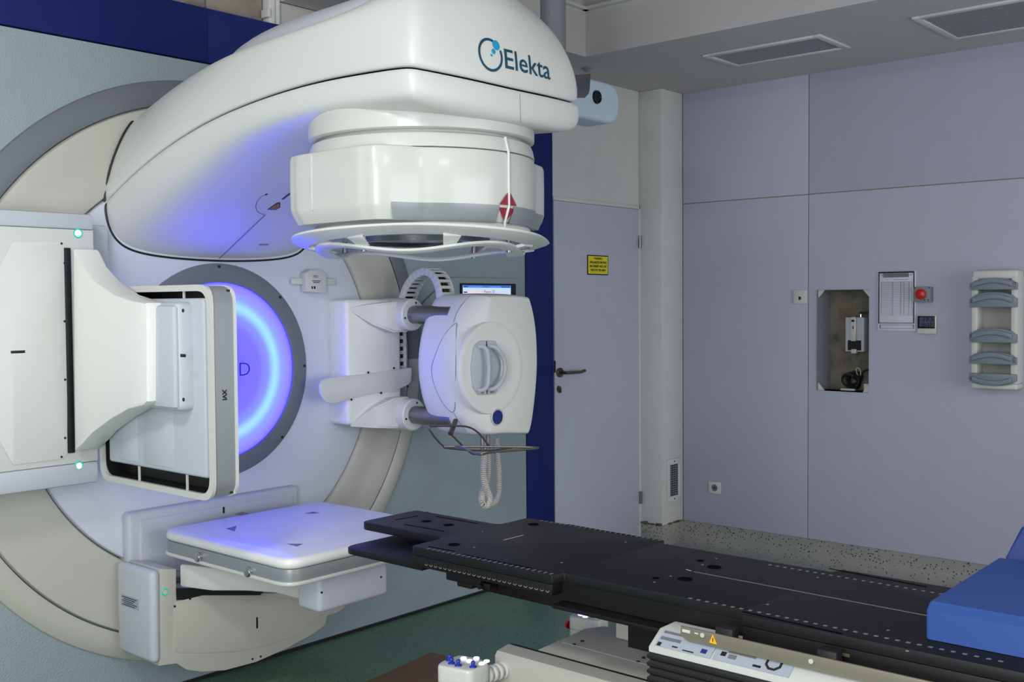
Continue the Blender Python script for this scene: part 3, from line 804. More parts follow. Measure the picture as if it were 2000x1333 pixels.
# drag chains
def chain(path, wid, parent_name, n, segcol):
    pts = cr(path, 12); Ls = [0]
    for i in range(1, len(pts)): Ls.append(Ls[-1]+(pts[i]-pts[i-1]).length)
    tot = Ls[-1]
    def atl(s):
        for i in range(1, len(pts)):
            if Ls[i] >= s: 
                t = (s-Ls[i-1])/max(1e-9, Ls[i]-Ls[i-1]); return pts[i-1].lerp(pts[i], t), (pts[i]-pts[i-1]).normalized()
        return pts[-1], (pts[-1]-pts[-2]).normalized()
    root = None
    first = {}
    for k in range(n):
        c, t = atl(tot*(k+.5)/n); X = Vector((1, 0, 0)); nrm = X.cross(t)
        Mx = Matrix(((X.x, nrm.x, t.x, c.x), (X.y, nrm.y, t.y, c.y), (X.z, nrm.z, t.z, c.z), (0, 0, 0, 1)))
        h = tot/n*.53; b = BM()
        for sx in (-1, 1):
            abox(b, (sx*wid/2-.006, -.017, -h*1.05), (sx*wid/2+.006, .017, h*1.05), .003)
        for sn in (-1, 1): abox(b, (-wid/2, sn*.015-.003, -h*.45), (wid/2, sn*.015+.003, h*.45))
        bmesh.ops.transform(b, matrix=Mx, verts=b.verts)
        if root is None:
            root = obj('drag_chain', b, segcol, L)
        else: obj('chain_link', b, segcol, root)
    # cables inside
    b = BM()
    for off in (-.018, .0, .02):
        tube(b, [p+Vector((off, 0, 0)) for p in pts], .007, 6)
    obj('chain_cables', b, M['dark'], root)
Xc = .93
P = [ax(792, 600, Xc), ax(803, 565, Xc), ax(820, 541, Xc), ax(841, 531, Xc), ax(858, 541, Xc), ax(868, 565, Xc), ax(872, 605, Xc)]
chain(P, .075, 'L', 17, M['white'])
yc = ax(797, 640, .92).y
chain([(.915, -.11, 1.40), (.915, -.112, 1.25), (.915, -.11, 1.16)], .06, 'L', 7, M['white'])

# source head: rounded outline extruded along y, front dish, cassette slot
SY0, SY1 = -.655, -.37
out = [(.93, 1.545), (.875, 1.53), (.815, 1.44), (.778, 1.34), (.765, 1.235), (.778, 1.13), (.815, 1.03), (.865, .955), (.92, .93), (1.05, .922), (1.18, .91), (1.225, .92), (1.262, 1.06), (1.282, 1.23), (1.272, 1.40), (1.235, 1.52), (1.20, 1.54), (1.06, 1.547)]
oc = cr([(x, z, 0) for x, z in out], 4, True)
b = BM(); cx, cz = 1.02, 1.235
secs = [(SY1, .88, 0), (SY1-.012, .94, 0), (SY1-.04, .985, 0), (SY1-.08, 1.0, 0), (SY0+.12, 1.0, 0), (SY0+.075, .995, .012), (SY0+.035, .975, .045), (SY0+.014, .955, .08), (SY0+.004, .93, .105), (SY0, .90, .125)]
rows_ = []
for y, s_, li in secs:
    rw = []
    for p in oc:
        x = cx+(p.x-cx)*s_; z = cz+(p.y-cz)*(1-(1-s_)*.6)
        k = max(0, (cx-x)/(cx-.765)); k = k*k*(3-2*min(1, k)) if k < 1 else k
        rw.append(b.verts.new((x+li*k, y, z)))
    rows_.append(rw)
n = len(oc)
for i in range(len(secs)-1):
    for k in range(n): b.faces.new((rows_[i][k], rows_[i][(k+1) % n], rows_[i+1][(k+1) % n], rows_[i+1][k]))
b.faces.new(rows_[0]); b.faces.new(rows_[-1])
bvhS = BVHTree.FromBMesh(b)
sh = obj('source_head', b, M['plate'], L, smooth=60)
def srcpt(px, py):
    d = (fw+(px-1000)/F*RT-(py-666.5)/F*UP).normalized()
    h = bvhS.ray_cast(CAM, d); return (h[0]-d*.0005) if h[0] is not None else None
for loop, cl_ in (([(892, 632), (880, 640), (862, 665), (848, 700), (843, 720), (846, 745), (860, 780), (878, 803), (886, 804), (889, 790), (890, 720), (891, 650)], True), ([(886, 630), (893, 610), (905, 592), (918, 578)], False), ([(886, 806), (895, 822), (910, 842)], False)):
    pts = [srcpt(*q) for q in loop]; pts = [p for p in pts if p is not None]
    if len(pts) > 2: obj('cover_joint', tube(BM(), cr(pts, 4, cl_), .0016, 5, cl_), M['grey'], sh)
cS = ay(943, 720, SY0)
cS.y = SY0
# dish: shallow raised ring
c = BM(); lathe(c, [(.0, -.003), (.13, -.0035), (.17, -.0045), (.19, -.006), (.198, -.004), (.203, .006)], (.952, SY0, 1.225), 'y', 72)
sd = obj('front_dish', c, M['plate'], sh)
# cassette slot with two handles
c = BM(); prism(c, [(p.x, SY0-.016, p.y) for p in rpoly([(.825, 1.15), (.855, 1.115), (.965, 1.112), (.975, 1.13), (.985, 1.16), (1.0, 1.235), (.985, 1.30), (.965, 1.342), (.87, 1.345), (.835, 1.325), (.815, 1.235)], .012, 3)], (0, .012, 0), .003)
cs = obj('cassette_bay', c, M['lav'], sh)
obj('bay_joint', box((.902, SY0-.0185, 1.116), (.905, SY0-.014, 1.342)), M['dark'], cs)
for x0, bow in ((.872, .012), (.935, .055)):
    path = [(x0-.022, SY0-.014, 1.322), (x0-.004, SY0-.036, 1.318)] + [(x0+bow*(1-((z-1.228)/.085)**2), SY0-.046, z) for z in (1.30, 1.27, 1.228, 1.19, 1.16)] + [(x0-.004, SY0-.036, 1.14), (x0-.022, SY0-.014, 1.135)]
    obj('cassette_handle', tube(BM(), cr(path, 4), .0095, 10), M['lav'], cs, label='curved handle of a filter cassette')
text('F0', .018, (.875, SY0-.0165, 1.124), (1, 0, 0), (0, 0, 1), M['black'], cs)
text('S20', .018, (.935, SY0-.0165, 1.124), (1, 0, 0), (0, 0, 1), M['black'], cs)
p = ay(970, 815, SY0)
c = BM(); lathe(c, [(0, -.007), (.030, -.007), (.032, 0)], (p.x, SY0-.002, p.z), 'y', 32); obj('blue_disc', c, M['blueprint'], sh)
c = BM(); lathe(c, [(.032, -.004), (.036, -.006), (.039, 0)], (p.x, SY0-.002, p.z), 'y', 32); obj('disc_rim', c, M['gloss'], sh)

# wire rack under the source head
zw = .955
def Z_(px, py): return az(px, py, zw)
b = BM()
tube(b, cr([Z_(868, 873), Z_(960, 873.5), Z_(1040, 874.5), Z_(1042, 877), Z_(960, 884), Z_(942, 888), Z_(925, 885), Z_(900, 874)], 4, True), .0042, 8, True)
wr_ = obj('wire_rack', b, M['wire'], L)
b = BM(); yv = -.66
tube(b, cr([ay(840, 833, yv), ay(880, 832.5, yv), ay(912, 834, yv), ay(932, 844, yv), ay(948, 862, yv), ay(957, 875, yv)], 5), .0042, 8)
tube(b, cr([ay(840, 833, yv), ay(838, 838, yv), ay(852, 858, yv), ay(866, 872, yv), ay(875, 876, yv), ay(945, 881, yv), ay(1000, 875, yv)], 5), .0042, 8)
tube(b, [ay(882, 850, yv), ay(905, 873, yv), ay(922, 887, yv), ay(940, 889, yv)], .0042, 8)
obj('wire_loop', b, M['wire'], wr_)
b = BM(); p0 = ay(890, 822, -.63); p1 = ay(880, 848, yv)
cyl(b, p0, p1, .011, 12); obj('rack_post', b, M['wire'], wr_)
b = BM()
for px in (942, 953): cyl(b, ay(px, 846, -.6), ay(px, 882, -.6), .008, 10)
obj('rack_post', b, M['wire'], wr_)

# ------------------------------------------------------------------ coiled cord hanging on the rack
def coil(path, r, pitch, wr, n=9):
    pts = cr(path, 14); out = []; s = 0
    for i in range(len(pts)-1):
        d = pts[i+1]-pts[i]; L_ = d.length; t = d.normalized()
        u = t.cross(Vector((.3, 1, .1))).normalized(); v = t.cross(u)
        m_ = max(1, int(L_/pitch*n))
        for k in range(m_):
            ph = (s+L_*k/m_)/pitch*2*math.pi
            out.append(pts[i]+d*(k/m_)+r*(math.cos(ph)*u+math.sin(ph)*v))
        s += L_
    return tube(BM(), out, wr, 5)
Yk = -.52
P = [ay(947, 868, Yk), ay(945, 900, Yk), ay(944, 930, Yk), ay(950, 955, Yk), ay(957, 975, Yk), ay(952, 989, Yk), ay(943, 986, Yk), ay(941, 970, Yk+.02), ay(949, 945, Yk+.03), ay(953, 915, Yk+.03), ay(951, 878, Yk+.03)]
c1 = thing('coiled_cord', 'white coiled cord hanging in loops from the wire rack under the right imaging head', 'cord', (P[5].x, Yk, P[5].z-.02))
obj('front_loop', coil(P, .0125, .0085, .0033), M['cord'], c1)
P = [ay(955, 985, Yk+.06), ay(966, 980, Yk+.08), ay(973, 965, Yk+.09), ay(974, 930, Yk+.09), ay(971, 890, Yk+.09), ay(969, 856, Yk+.09)]
obj('rear_loop', coil(P, .0125, .0085, .0033), M['cord'], c1)

# ------------------------------------------------------------------ sensor on the drum face
s = thing('clip_on_sensor', 'small white clip-on sensor box on a strap on the drum face above the glowing disc', 'sensor', (.49, -.05, 1.55))
P = [ay(x, y, -.085) for x, y in ((597, 534), (607, 527), (628, 527), (638, 537), (638, 570), (630, 573), (598, 570))]
sbx = obj('sensor_body', prism(BM(), P, (0, .037, 0), .004), M['gloss'], s)
a, c2 = ay(568, 543, -.055), ay(655, 557, -.055)
obj('strap', box((a.x, -.062, c2.z), (c2.x, -.048, a.z), .004), M['gloss'], s)
p = ay(616, 540, -.085); text('rtn', .022, p, (1, 0, 0), (0, 0, 1), M['black'], sbx)
b = BM()
for k, (q0, q1) in enumerate((((610, 549), (626, 549)), ((612, 552), (624, 552)), ((609, 562), (611, 562)), ((613, 562), (616, 562)))):
    A, B_ = ay(*q0, -.0858), ay(*q1, -.0858); abox(b, (A.x, -.0862, A.z-.0015-(k > 1)*.004), (B_.x, -.0848, A.z+.0015+(k > 1)*.004))
obj('print_lines', b, M['black'], sbx)

# ------------------------------------------------------------------ wall monitor
t = thing('wall_monitor', 'lit monitor set in a pale panel on the wall behind the right imaging head', 'monitor', (1.6, -.01, 1.1))
obj('surround', prism(BM(), [(p.x, -.016, p.y) for p in rpoly([(1.16, .95), (1.935, .95), (1.935, 1.56), (1.90, 1.635), (1.36, 1.635), (1.16, 1.50)], .03, 4)], (0, .015, 0), .004), M['wallpaper'], t)
obj('bezel', box((1.425, -.028, 1.28), (1.845, -.012, 1.605), .003), M['dark'], t)
sc = obj('screen', box((1.435, -.0295, 1.29), (1.80, -.027, 1.595)), M['screen'], t)
obj('title_bar', box((1.435, -.031, 1.583), (1.80, -.0292, 1.595)), M['scr2'], sc)
obj('field', box((1.47, -.031, 1.553), (1.66, -.0292, 1.568)), mat('screen_pink', (90, 80, 90), .3, emit=(240, 225, 235), es=.9), sc)
text('Patient ID', .02, (1.63, -.0315, 1.562), (1, 0, 0), (0, 0, 1), M['scrt'], sc)
text('Clinical', .016, (1.60, -.0315, 1.588), (1, 0, 0), (0, 0, 1), M['scrt'], sc)
b = BM()
for x0, x1, z in ((1.44, 1.47, 1.588), (1.72, 1.79, 1.588), (1.44, 1.465, 1.56), (1.44, 1.49, 1.543)): abox(b, (x0, -.031, z-.003), (x1, -.0292, z+.003))
obj('screen_lines', b, M['scrt'], sc)

# ------------------------------------------------------------------ door with handle, sign
dr = obj('door_1', box((2.197, -.006, .008), (3.022, .05, 2.072), .003), M['doorm'], kind='structure')
obj('door_frame', box((2.1895, -.012, 2.073), (3.035, .055, 2.094), .003), M['wallw'], dr)
obj('door_frame', box((3.023, -.012, 0), (3.037, .055, 2.094), .003), M['wallw'], dr)
hz = ay(1092, 728, -.006)
b = BM(); lathe(b, [(0, -.014), (.024, -.014), (.027, -.011), (.027, 0)], (hz.x, -.006, hz.z), 'y', 24); obj('handle_rose', b, M['handle'], dr)
hp = [(hz.x, -.015, hz.z), (hz.x, -.055, hz.z), (hz.x+.01, -.066, hz.z), (hz.x+.03, -.068, hz.z), (hz.x+.12, -.068, hz.z-.001), (hz.x+.15, -.066, hz.z+.004), (hz.x+.165, -.06, hz.z+.004)]
obj('lever_handle', tube(BM(), cr(hp, 4), .0095, 10), M['handle'], dr)
kz = ay(1091, 760, -.006); b = BM(); lathe(b, [(0, -.008), (.016, -.008), (.018, 0)], (kz.x, -.006, kz.z), 'y', 20); abox(b, (kz.x-.006, -.024, kz.z-.022), (kz.x+.006, -.008, kz.z+.004), .002)
obj('lock_cylinder', b, M['handle'], dr)
obj('latch_plate', box((2.194, -.009, ay(1084, 705, 0).z), (2.202, -.003, ay(1084, 728, 0).z)), M['handle'], dr)
for py in (473, 972):
    z = ay(1247, py, 0).z; obj('hinge', cyl(BM(), (3.025, -.016, z-.038), (3.025, -.016, z+.038), .009, 10), M['steel'], dr)
a, c2 = ay(1147, 498, -.008), ay(1187.5, 538, -.008)
sg = thing('warning_sign', 'yellow warning sign with black lettering on the door', 'sign', ((a.x+c2.x)/2, -.008, c2.z))
pl_ = obj('plate', box((a.x, -.0095, c2.z), (c2.x, -.0062, a.z)), M['black'], sg)
obj('face', box((a.x+.006, -.0105, c2.z+.006), (c2.x-.006, -.0093, a.z-.006)), M['yellow'], sg)
xm = (a.x+c2.x)/2
for k, (tx, sz) in enumerate((('! WARNING !', .017), ('UNGUARDED MOVING', .0185), ('MACHINERY AND LIVE', .0185), ('PARTS IN THIS AREA', .0185))):
    text(tx, sz, (xm, -.0106, a.z-.020-k*.0225), (1, 0, 0), (0, 0, 1), M['black'], sg, sx=.86, bold=.0005)

# ------------------------------------------------------------------ ceiling vents, ceiling camera
def ceil_vent(name, pxs, label):
    q = [az(x, y, ZS) for x, y in pxs]
    x0, x1 = min(p.x for p in q), max(p.x for p in q); y0, y1 = min(p.y for p in q), max(p.y for p in q)
    v = thing(name, label, 'vent', ((x0+x1)/2, (y0+y1)/2, ZS-.012), 'vents in the ceiling soffit')
    b = BM(); f = .035
    for lo, hi in (((x0, y0, ZS-.012), (x1, y0+f, ZS-.0005)), ((x0, y1-f, ZS-.012), (x1, y1, ZS-.0005)), ((x0, y0+f, ZS-.012), (x0+f, y1-f, ZS-.0005)), ((x1-f, y0+f, ZS-.012), (x1, y1-f, ZS-.0005))): abox(b, lo, hi, .002)
    obj('frame', b, M['wallw'], v)
    g = obj('grille', box((x0+f, y0+f, ZS-.006), (x1-f, y1-f, ZS-.001)), M['mesh'], v)
    b = BM(); nn = 48
    for k in range(1, nn):
        yy = y0+f+(y1-y0-2*f)*k/nn; abox(b, (x0+f, yy-.0012, ZS-.0075), (x1-f, yy+.0012, ZS-.0055))
    obj('grille_bars', b, M['mesh'], g)
ceil_vent('ceiling_vent', [(1372, 107), (1438, 128), (1603, 66), (1659, 90)], 'slim ceiling vent in the soffit, the one fully in view above the panelled wall')
ceil_vent('ceiling_vent', [(1780, 33), (1865, 75), (2060, 5), (2000, 0)], 'large ceiling vent at the upper right corner of the photo, cut by the frame')
q = az(1147, 133, ZS)
sp = thing('ceiling_sensor', 'tiny dark round sensor on the ceiling soffit beside the hanging camera', 'sensor', (q.x, q.y, ZS-.02))
b = BM(); lathe(b, [(0, -.02), (.015, -.018), (.022, -.008), (.03, -.004), (.032, 0)], (q.x, q.y, ZS-.0005), 'z', 20); obj('sensor_cap', b, M['grey'], sp)
YD = -.8
dv = thing('ceiling_camera', 'pale blue positioning camera with black lens hanging from the ceiling on a grey pole', 'camera', (1.4, YD, 2.33))
b = BM(); O = rrect(.95, 2.338, 1.715, 2.527, .092, 8)
prism(b, [(p.x, YD, p.y) for p in O], (0, .16, 0), .022, 4)
hs = obj('housing', b, M['devblue'], dv)
P = [ay(x, y, YD-.003) for x, y in ((1105, 148), (1154, 144), (1152, 176), (1150, 183), (1143, 191), (1105, 192))]
obj('dark_screen', prism(BM(), P, (0, .006, 0), .002), M['silver2'], hs)
c = ay(1165, 190, YD); b = BM(); lathe(b, [(0, -.004), (.02, -.005), (.024, -.009), (.029, -.008), (.032, .0)], (c.x, YD-.001, c.z), 'y', 28); obj('lens', b, M['glass'], hs)
c = ay(1116, 216, YD); b = BM(); cyl(b, (c.x, YD-.002, c.z), (c.x, YD+.004, c.z), .004, 8); obj('dot', b, M['black'], hs)
xa, xb = ay(1072, 50, YD+.05).x, ay(1102, 50, YD+.05).x
obj('pole', cyl(BM(), ((xa+xb)/2, YD+.07, 2.50), ((xa+xb)/2, YD+.07, ZC), (xb-xa)/2*1.05, 24), M['grey'], dv)

# ------------------------------------------------------------------ right wall fittings
def wy(px, py, d=0): p = ax(px, py, XR-d); return p
a, c2 = wy(1551, 567), wy(1577, 594)
t = thing('network_socket', 'white square network socket on the wall left of the niche', 'socket', (XR, (a.y+c2.y)/2, c2.z))
pt = obj('cover_plate', box((XR-.012, c2.y, c2.z), (XR-.0005, a.y, a.z), .004), M['gloss'], t)
ym = (a.y+c2.y)/2
obj('label_strip', box((XR-.0135, ym-.022, a.z-.024), (XR-.011, ym+.022, a.z-.016)), M['case'], pt)
obj('port', box((XR-.0135, ym-.007, c2.z+.024), (XR-.0112, ym+.007, c2.z+.042)), M['black'], pt)
a, c2 = wy(1385, 940), wy(1409, 966)
t = thing('power_outlet', 'white round-hole power outlet low on the panelled wall near the baseboard', 'outlet', (XR, (a.y+c2.y)/2, c2.z))
pt = obj('cover_plate', box((XR-.010, c2.y, c2.z), (XR-.0005, a.y, a.z), .003), M['gloss'], t)
ym, zm = (a.y+c2.y)/2, (a.z+c2.z)/2
b = BM(); lathe(b, [(.018, -.002), (.022, -.012), (.026, -.012), (.028, -.008)], (XR, ym, zm), 'x', 24); obj('socket_rim', b, M['case'], pt)
b = BM(); lathe(b, [(0, -.0105), (.021, -.0105)], (XR, ym, zm), 'x', 24); so = obj('socket_well', b, M['box'], pt)
b = BM(); abox(b, (XR-.013, ym-.006, zm-.004), (XR-.0103, ym+.006, zm+.004)); obj('pins', b, M['dark'], so)
# low vent on the pillar
YPF = -.168
a, c2 = ay(1301, 899, YPF), ay(1327, 976, YPF)
t = thing('pillar_vent', 'small white vent grille low on the pillar beside the door', 'vent', ((a.x+c2.x)/2, YPF, c2.z))
b = BM(); f = .022
x0, x1, z0, z1 = a.x, c2.x, c2.z, a.z
for lo, hi in (((x0, YPF-.012, z0), (x1, YPF-.0005, z0+f*1.6)), ((x0, YPF-.012, z1-f*1.6), (x1, YPF-.0005, z1)), ((x0, YPF-.012, z0+f*1.6), (x0+f*1.4, YPF-.0005, z1-f*1.6)), ((x1-f*1.2, YPF-.012, z0+f*1.6), (x1, YPF-.0005, z1-f*1.6))): abox(b, lo, hi, .002)
obj('frame', b, M['wallw'], t)
obj('grille', box((x0+f, YPF-.004, z0+f), (x1-f, YPF-.001, z1-f)), M['dark'], t)
b = BM()
for k in range(1, 14):
    z = z0+f*1.6+(z1-z0-3.2*f)*k/14; abox(b, (x0+f, YPF-.008, z-.002), (x1-f, YPF-.004, z+.002))
for k in range(1, 4):
    x = x0+f*1.4+(x1-x0-2.6*f)*k/4; abox(b, (x-.0015, YPF-.007, z0+f*1.6), (x+.0015, YPF-.004, z1-f*1.6))
obj('grille_bars', b, M['grey'], t)
screws([((x0+x1)/2, YPF-.0115, z) for z in (z0+.016, z1-.016)], (0, -1, 0), .005, t)
# framed chart
a, c2 = wy(1715, 531), wy(1789, 647)
t = thing('framed_chart', 'white framed paper form with fine table lines on the wall right of the niche', 'notice', (XR, (a.y+c2.y)/2, c2.z))
pt = obj('backing', box((XR-.006, c2.y, c2.z), (XR-.0005, a.y, a.z), .001), M['paper'], t)
def wbox(px0, py0, px1, py1, d0, d1):
    A, B_ = wy(px0, py0), wy(px1, py1); return box((XR-d1, B_.y, B_.z), (XR-d0, A.y, A.z))
b = BM()
for q in ((1717, 531.5, 1786.5, 533), (1717, 630.5, 1786.5, 632), (1717, 532, 1718.2, 632), (1785.3, 532, 1786.5, 632), (1719.5, 634.5, 1785.5, 635.5), (1719.5, 641.5, 1785.5, 642.5), (1719.5, 634.5, 1720.3, 642), (1784.7, 634.5, 1785.5, 642)):
    A, B_ = wy(*q[:2]), wy(*q[2:]); abox(b, (XR-.009, B_.y, B_.z), (XR-.0055, A.y, A.z))
obj('frame_line', b, M['black'], t)
obj('header', wbox(1726, 535, 1776, 541.5, .0055, .0075), M['box'], t)
b = BM()
for k in range(26):
    py = 551+k*2.6; A, B_ = wy(1722, py), wy(1782, py+.45); abox(b, (XR-.0068, B_.y, B_.z), (XR-.0058, A.y, A.z))
for px in (1722, 1744, 1760, 1766, 1776, 1782):
    A, B_ = wy(px, 551), wy(px+.5, 616); abox(b, (XR-.0068, B_.y, B_.z), (XR-.0058, A.y, A.z))
for q in ((1737, 613, 1748, 614), (1737, 616, 1749, 616.8), (1769, 613, 1776, 614), (1768, 616, 1781, 616.8), (1732, 546, 1736, 547), (1746, 546, 1775, 546.8), (1723, 536, 1725, 540), (1778, 535.5, 1783, 538)):
    A, B_ = wy(*q[:2]), wy(*q[2:]); abox(b, (XR-.0072, B_.y, B_.z), (XR-.0058, A.y, A.z))
obj('print_lines', b, M['fine'], t)
# emergency button
a, c2 = wy(1790, 561), wy(1823, 590)
t = thing('emergency_button', 'grey emergency stop box with a red push button on the panelled wall', 'button', (XR, (a.y+c2.y)/2, c2.z))
bx = obj('box', box((XR-.045, c2.y, c2.z), (XR-.0005, a.y, a.z), .004), M['grey'], t)
ym = wy(1800, 575, .05).y; zm = wy(1800, 575, .05).z
b = BM(); lathe(b, [(0, -.078), (.018, -.077), (.026, -.072), (.028, -.064), (.016, -.056), (.014, -.045)], (XR, ym, zm), 'x', 28); obj('push_button', b, M['redb'], bx)
screws([(XR-.0445, yy, zz) for yy, zz in ((a.y-.006, a.z-.006), (c2.y+.006, a.z-.006), (c2.y+.03, c2.z+.01), (c2.y+.01, c2.z+.01))], (-1, 0, 0), .0035, bx)
# thermometer
a, c2 = wy(1794, 616), wy(1831, 653)
t = thing('digital_thermometer', 'small white digital thermometer with grey display below the red emergency button', 'thermometer', (XR, (a.y+c2.y)/2, c2.z))
bx = obj('case', box((XR-.02, c2.y, c2.z), (XR-.0005, a.y, a.z), .005), M['gloss'], t)
A, B_ = wy(1795, 617.5), wy(1828.5, 642); ds = obj('bezel', box((XR-.0225, B_.y, B_.z), (XR-.0195, A.y, A.z), .001), M['carbon2'], bx)
A2, B2 = wy(1799, 620, .0), wy(1827, 638.5, .0); obj('display', box((XR-.0235, B2.y, B2.z), (XR-.0222, A2.y, A2.z)), M['lcd'], bx)
text('19.5', .034, (XR-.0236, (A2.y+B2.y)/2-.008, (A2.z+B2.z)/2+.016), (0, -1, 0), (0, 0, 1), M['black'], bx, bold=.0006)
text('20:37', .026, (XR-.0236, (A2.y+B2.y)/2, (A2.z+B2.z)/2-.018), (0, -1, 0), (0, 0, 1), M['black'], bx, bold=.0004)
b = BM(); kk = wy(1822, 648); lathe(b, [(0, -.023), (.008, -.022), (.009, -.019)], (XR, kk.y, kk.z), 'x', 16); obj('knob', b, M['case'], bx)
# things in the niche
nd = XR+.10
def nb(px, py, x=XR+.10): return ax(px, py, x)
a, c2 = nb(1651, 620), nb(1687.5, 688)
t = thing('dispenser_box', 'pale wall unit with a central white column and small dark bay inside the niche', 'dispenser', (XR+.1, (a.y+c2.y)/2, c2.z))
bx = obj('body', box((XR+.10, c2.y, c2.z), (XR+ND-.001, a.y, a.z), .005), M['lav'], t)
A, B_ = nb(1663, 619), nb(1673.5, 667); obj('column', box((XR+.085, B_.y, B_.z), (XR+.101, A.y, A.z), .006), M['gloss'], bx)
A, B_ = nb(1656, 665), nb(1682, 685); obj('bay', box((XR+.098, B_.y, B_.z), (XR+.103, A.y, A.z)), M['black'], bx)
A, B_ = nb(1664, 682), nb(1674, 691); obj('spout', box((XR+.085, B_.y, B_.z), (XR+.12, A.y, A.z), .004), M['gloss'], bx)
A, B_ = nb(1667, 637), nb(1669.5, 643); obj('red_mark', box((XR+.083, B_.y, B_.z), (XR+.0855, A.y, A.z)), M['redb'], bx)
A, B_ = nb(1665, 625), nb(1671, 629); obj('window', box((XR+.083, B_.y, B_.z), (XR+.0855, A.y, A.z), .001), M['black'], bx)
A, B_ = nb(1675, 612), nb(1679, 621); obj('pin', cyl(BM(), (XR+.13, (A.y+B_.y)/2, B_.z), (XR+.13, (A.y+B_.y)/2, A.z), .005, 8), M['chrome'], bx)
obj('niche_hook', box((XR+.12, nb(1696, 610).y, nb(1676, 614).z), (XR+ND, nb(1676, 609).y, nb(1676, 609.5).z)), M['dark'], t)
c = nb(1666, 744); zf = nz0+.001
t = thing('cable_coil', 'bundle of black cable lying coiled on the floor of the niche', 'cable', (XR+.09, c.y, zf))
b = BM(); R = .05
pts = []
for k in range(150):
    a = k*2*math.pi/22; rr = R*(.72+.28*math.sin(k*.37)); tilt = .5*math.sin(k*.11)
    pts.append(Vector((XR+.095+.045*math.sin(a*.5+k*.05)*.7, c.y+rr*math.cos(a), zf+.058+rr*math.sin(a)*.98+.002*math.sin(k))))
obj('coil', tube(b, pts, .0055, 6), M['black'], t)
b = BM(); tube(b, cr([(XR+.1, c.y-.03, zf+.05), (XR+.1, nb(1682, 735).y, nb(1682, 735).z), (XR+.1, nb(1688, 725).y, nb(1688, 725).z), (XR+.1, ny1+.008, nb(1695, 722).z)], 6), .005, 6)
tube(b, cr([(XR+.1, ny1+.008, nb(1695, 704).z), (XR+.11, ny1+.03, nb(1691, 698).z), (XR+.12, ny1+.022, nb(1692, 690).z), (XR+.12, ny1+.01, nb(1694, 684).z)], 6), .003, 6)
obj('cable_tail', b, M['black'], t)
b = BM(); tube(b, cr([nb(1676, 735), nb(1672, 724), nb(1675, 719), nb(1680, 723), nb(1681, 735)], 6), .0022, 6); obj('white_lead', b, M['cord'], t, label='thin white lead')
A, B_ = nb(1643, 758, XR+.07), nb(1670, 761, XR+.07)
obj('adapter_strip', box((XR+.06, B_.y, zf), (XR+.085, A.y, zf+.012), .002), M['gloss'], label='flat white strip lying on the floor of the niche in front of the cable coil', cat='strip')
A, B_ = nb(1688, 752, XR+.05), nb(1697, 764, XR+.05)
obj('plug_block', box((XR+.04, ny1+.002, zf), (XR+.07, A.y, zf+.045), .003), M['case'], label='small white block in the lower right corner of the niche', cat='block')
# cassette rack
a, c2 = wy(1912, 530), wy(1998.5, 760)
RD = .11
RY0, RY1, RZ0, RZ1 = c2.y, a.y, c2.z, a.z
t = thing('cassette_rack', 'tall pale slotted rack on the right wall holding grey handled cassettes', 'rack', (XR, (RY0+RY1)/2, RZ0))
o_ = rrect(RY0, RZ0, RY1, RZ1, .02, 4); 
b = BM(); si = .03
abox(b, (XR-RD, RY1-si, RZ0+.03), (XR-.001, RY1, RZ1-.03), .004); abox(b, (XR-RD, RY0, RZ0+.03), (XR-.001, RY0+si, RZ1-.03), .004)
abox(b, (XR-RD, RY0, RZ1-.045), (XR-.001, RY1, RZ1), .012, 3); abox(b, (XR-RD, RY0, RZ0), (XR-.001, RY1, RZ0+.03), .010, 3)
rb = obj('body', b, M['case'], t)
obj('back_panel', box((XR-.02, RY0+si, RZ0+.04), (XR-.001, RY1-si, RZ1-.04)), M['case_shade'], t)
HW = (RY1-RY0)/2+.004; YC = (RY0+RY1)/2
cz = [wy(1950, py, RD).z for py in (556, 587, 657, 701, 741)]
b = BM()
for py in (608, 676, 716):
    z = wy(1950, py, RD).z
for z in cz:
    for yy in (RY1-si-.002, RY0+si-.02): abox(b, (XR-RD+.01, yy, z-.03), (XR-.02, yy+.022, z-.022))
obj('runners', b, M['case_shade'], t)
labels = ['topmost grey cassette in the slotted wall rack', 'second grey cassette from the top of the slotted wall rack, above the empty slot', 'grey cassette just below the empty slot of the wall rack', 'grey cassette second from the bottom of the wall rack', 'bottom grey cassette of the wall rack, its arched handle pointing down']
tx = [('M10', -1), ('F1', 1), ('CAL 1', 1), ('M20', -1), ('M15', 1)]
hs_ = [.032, .042, .040, .034, .034]
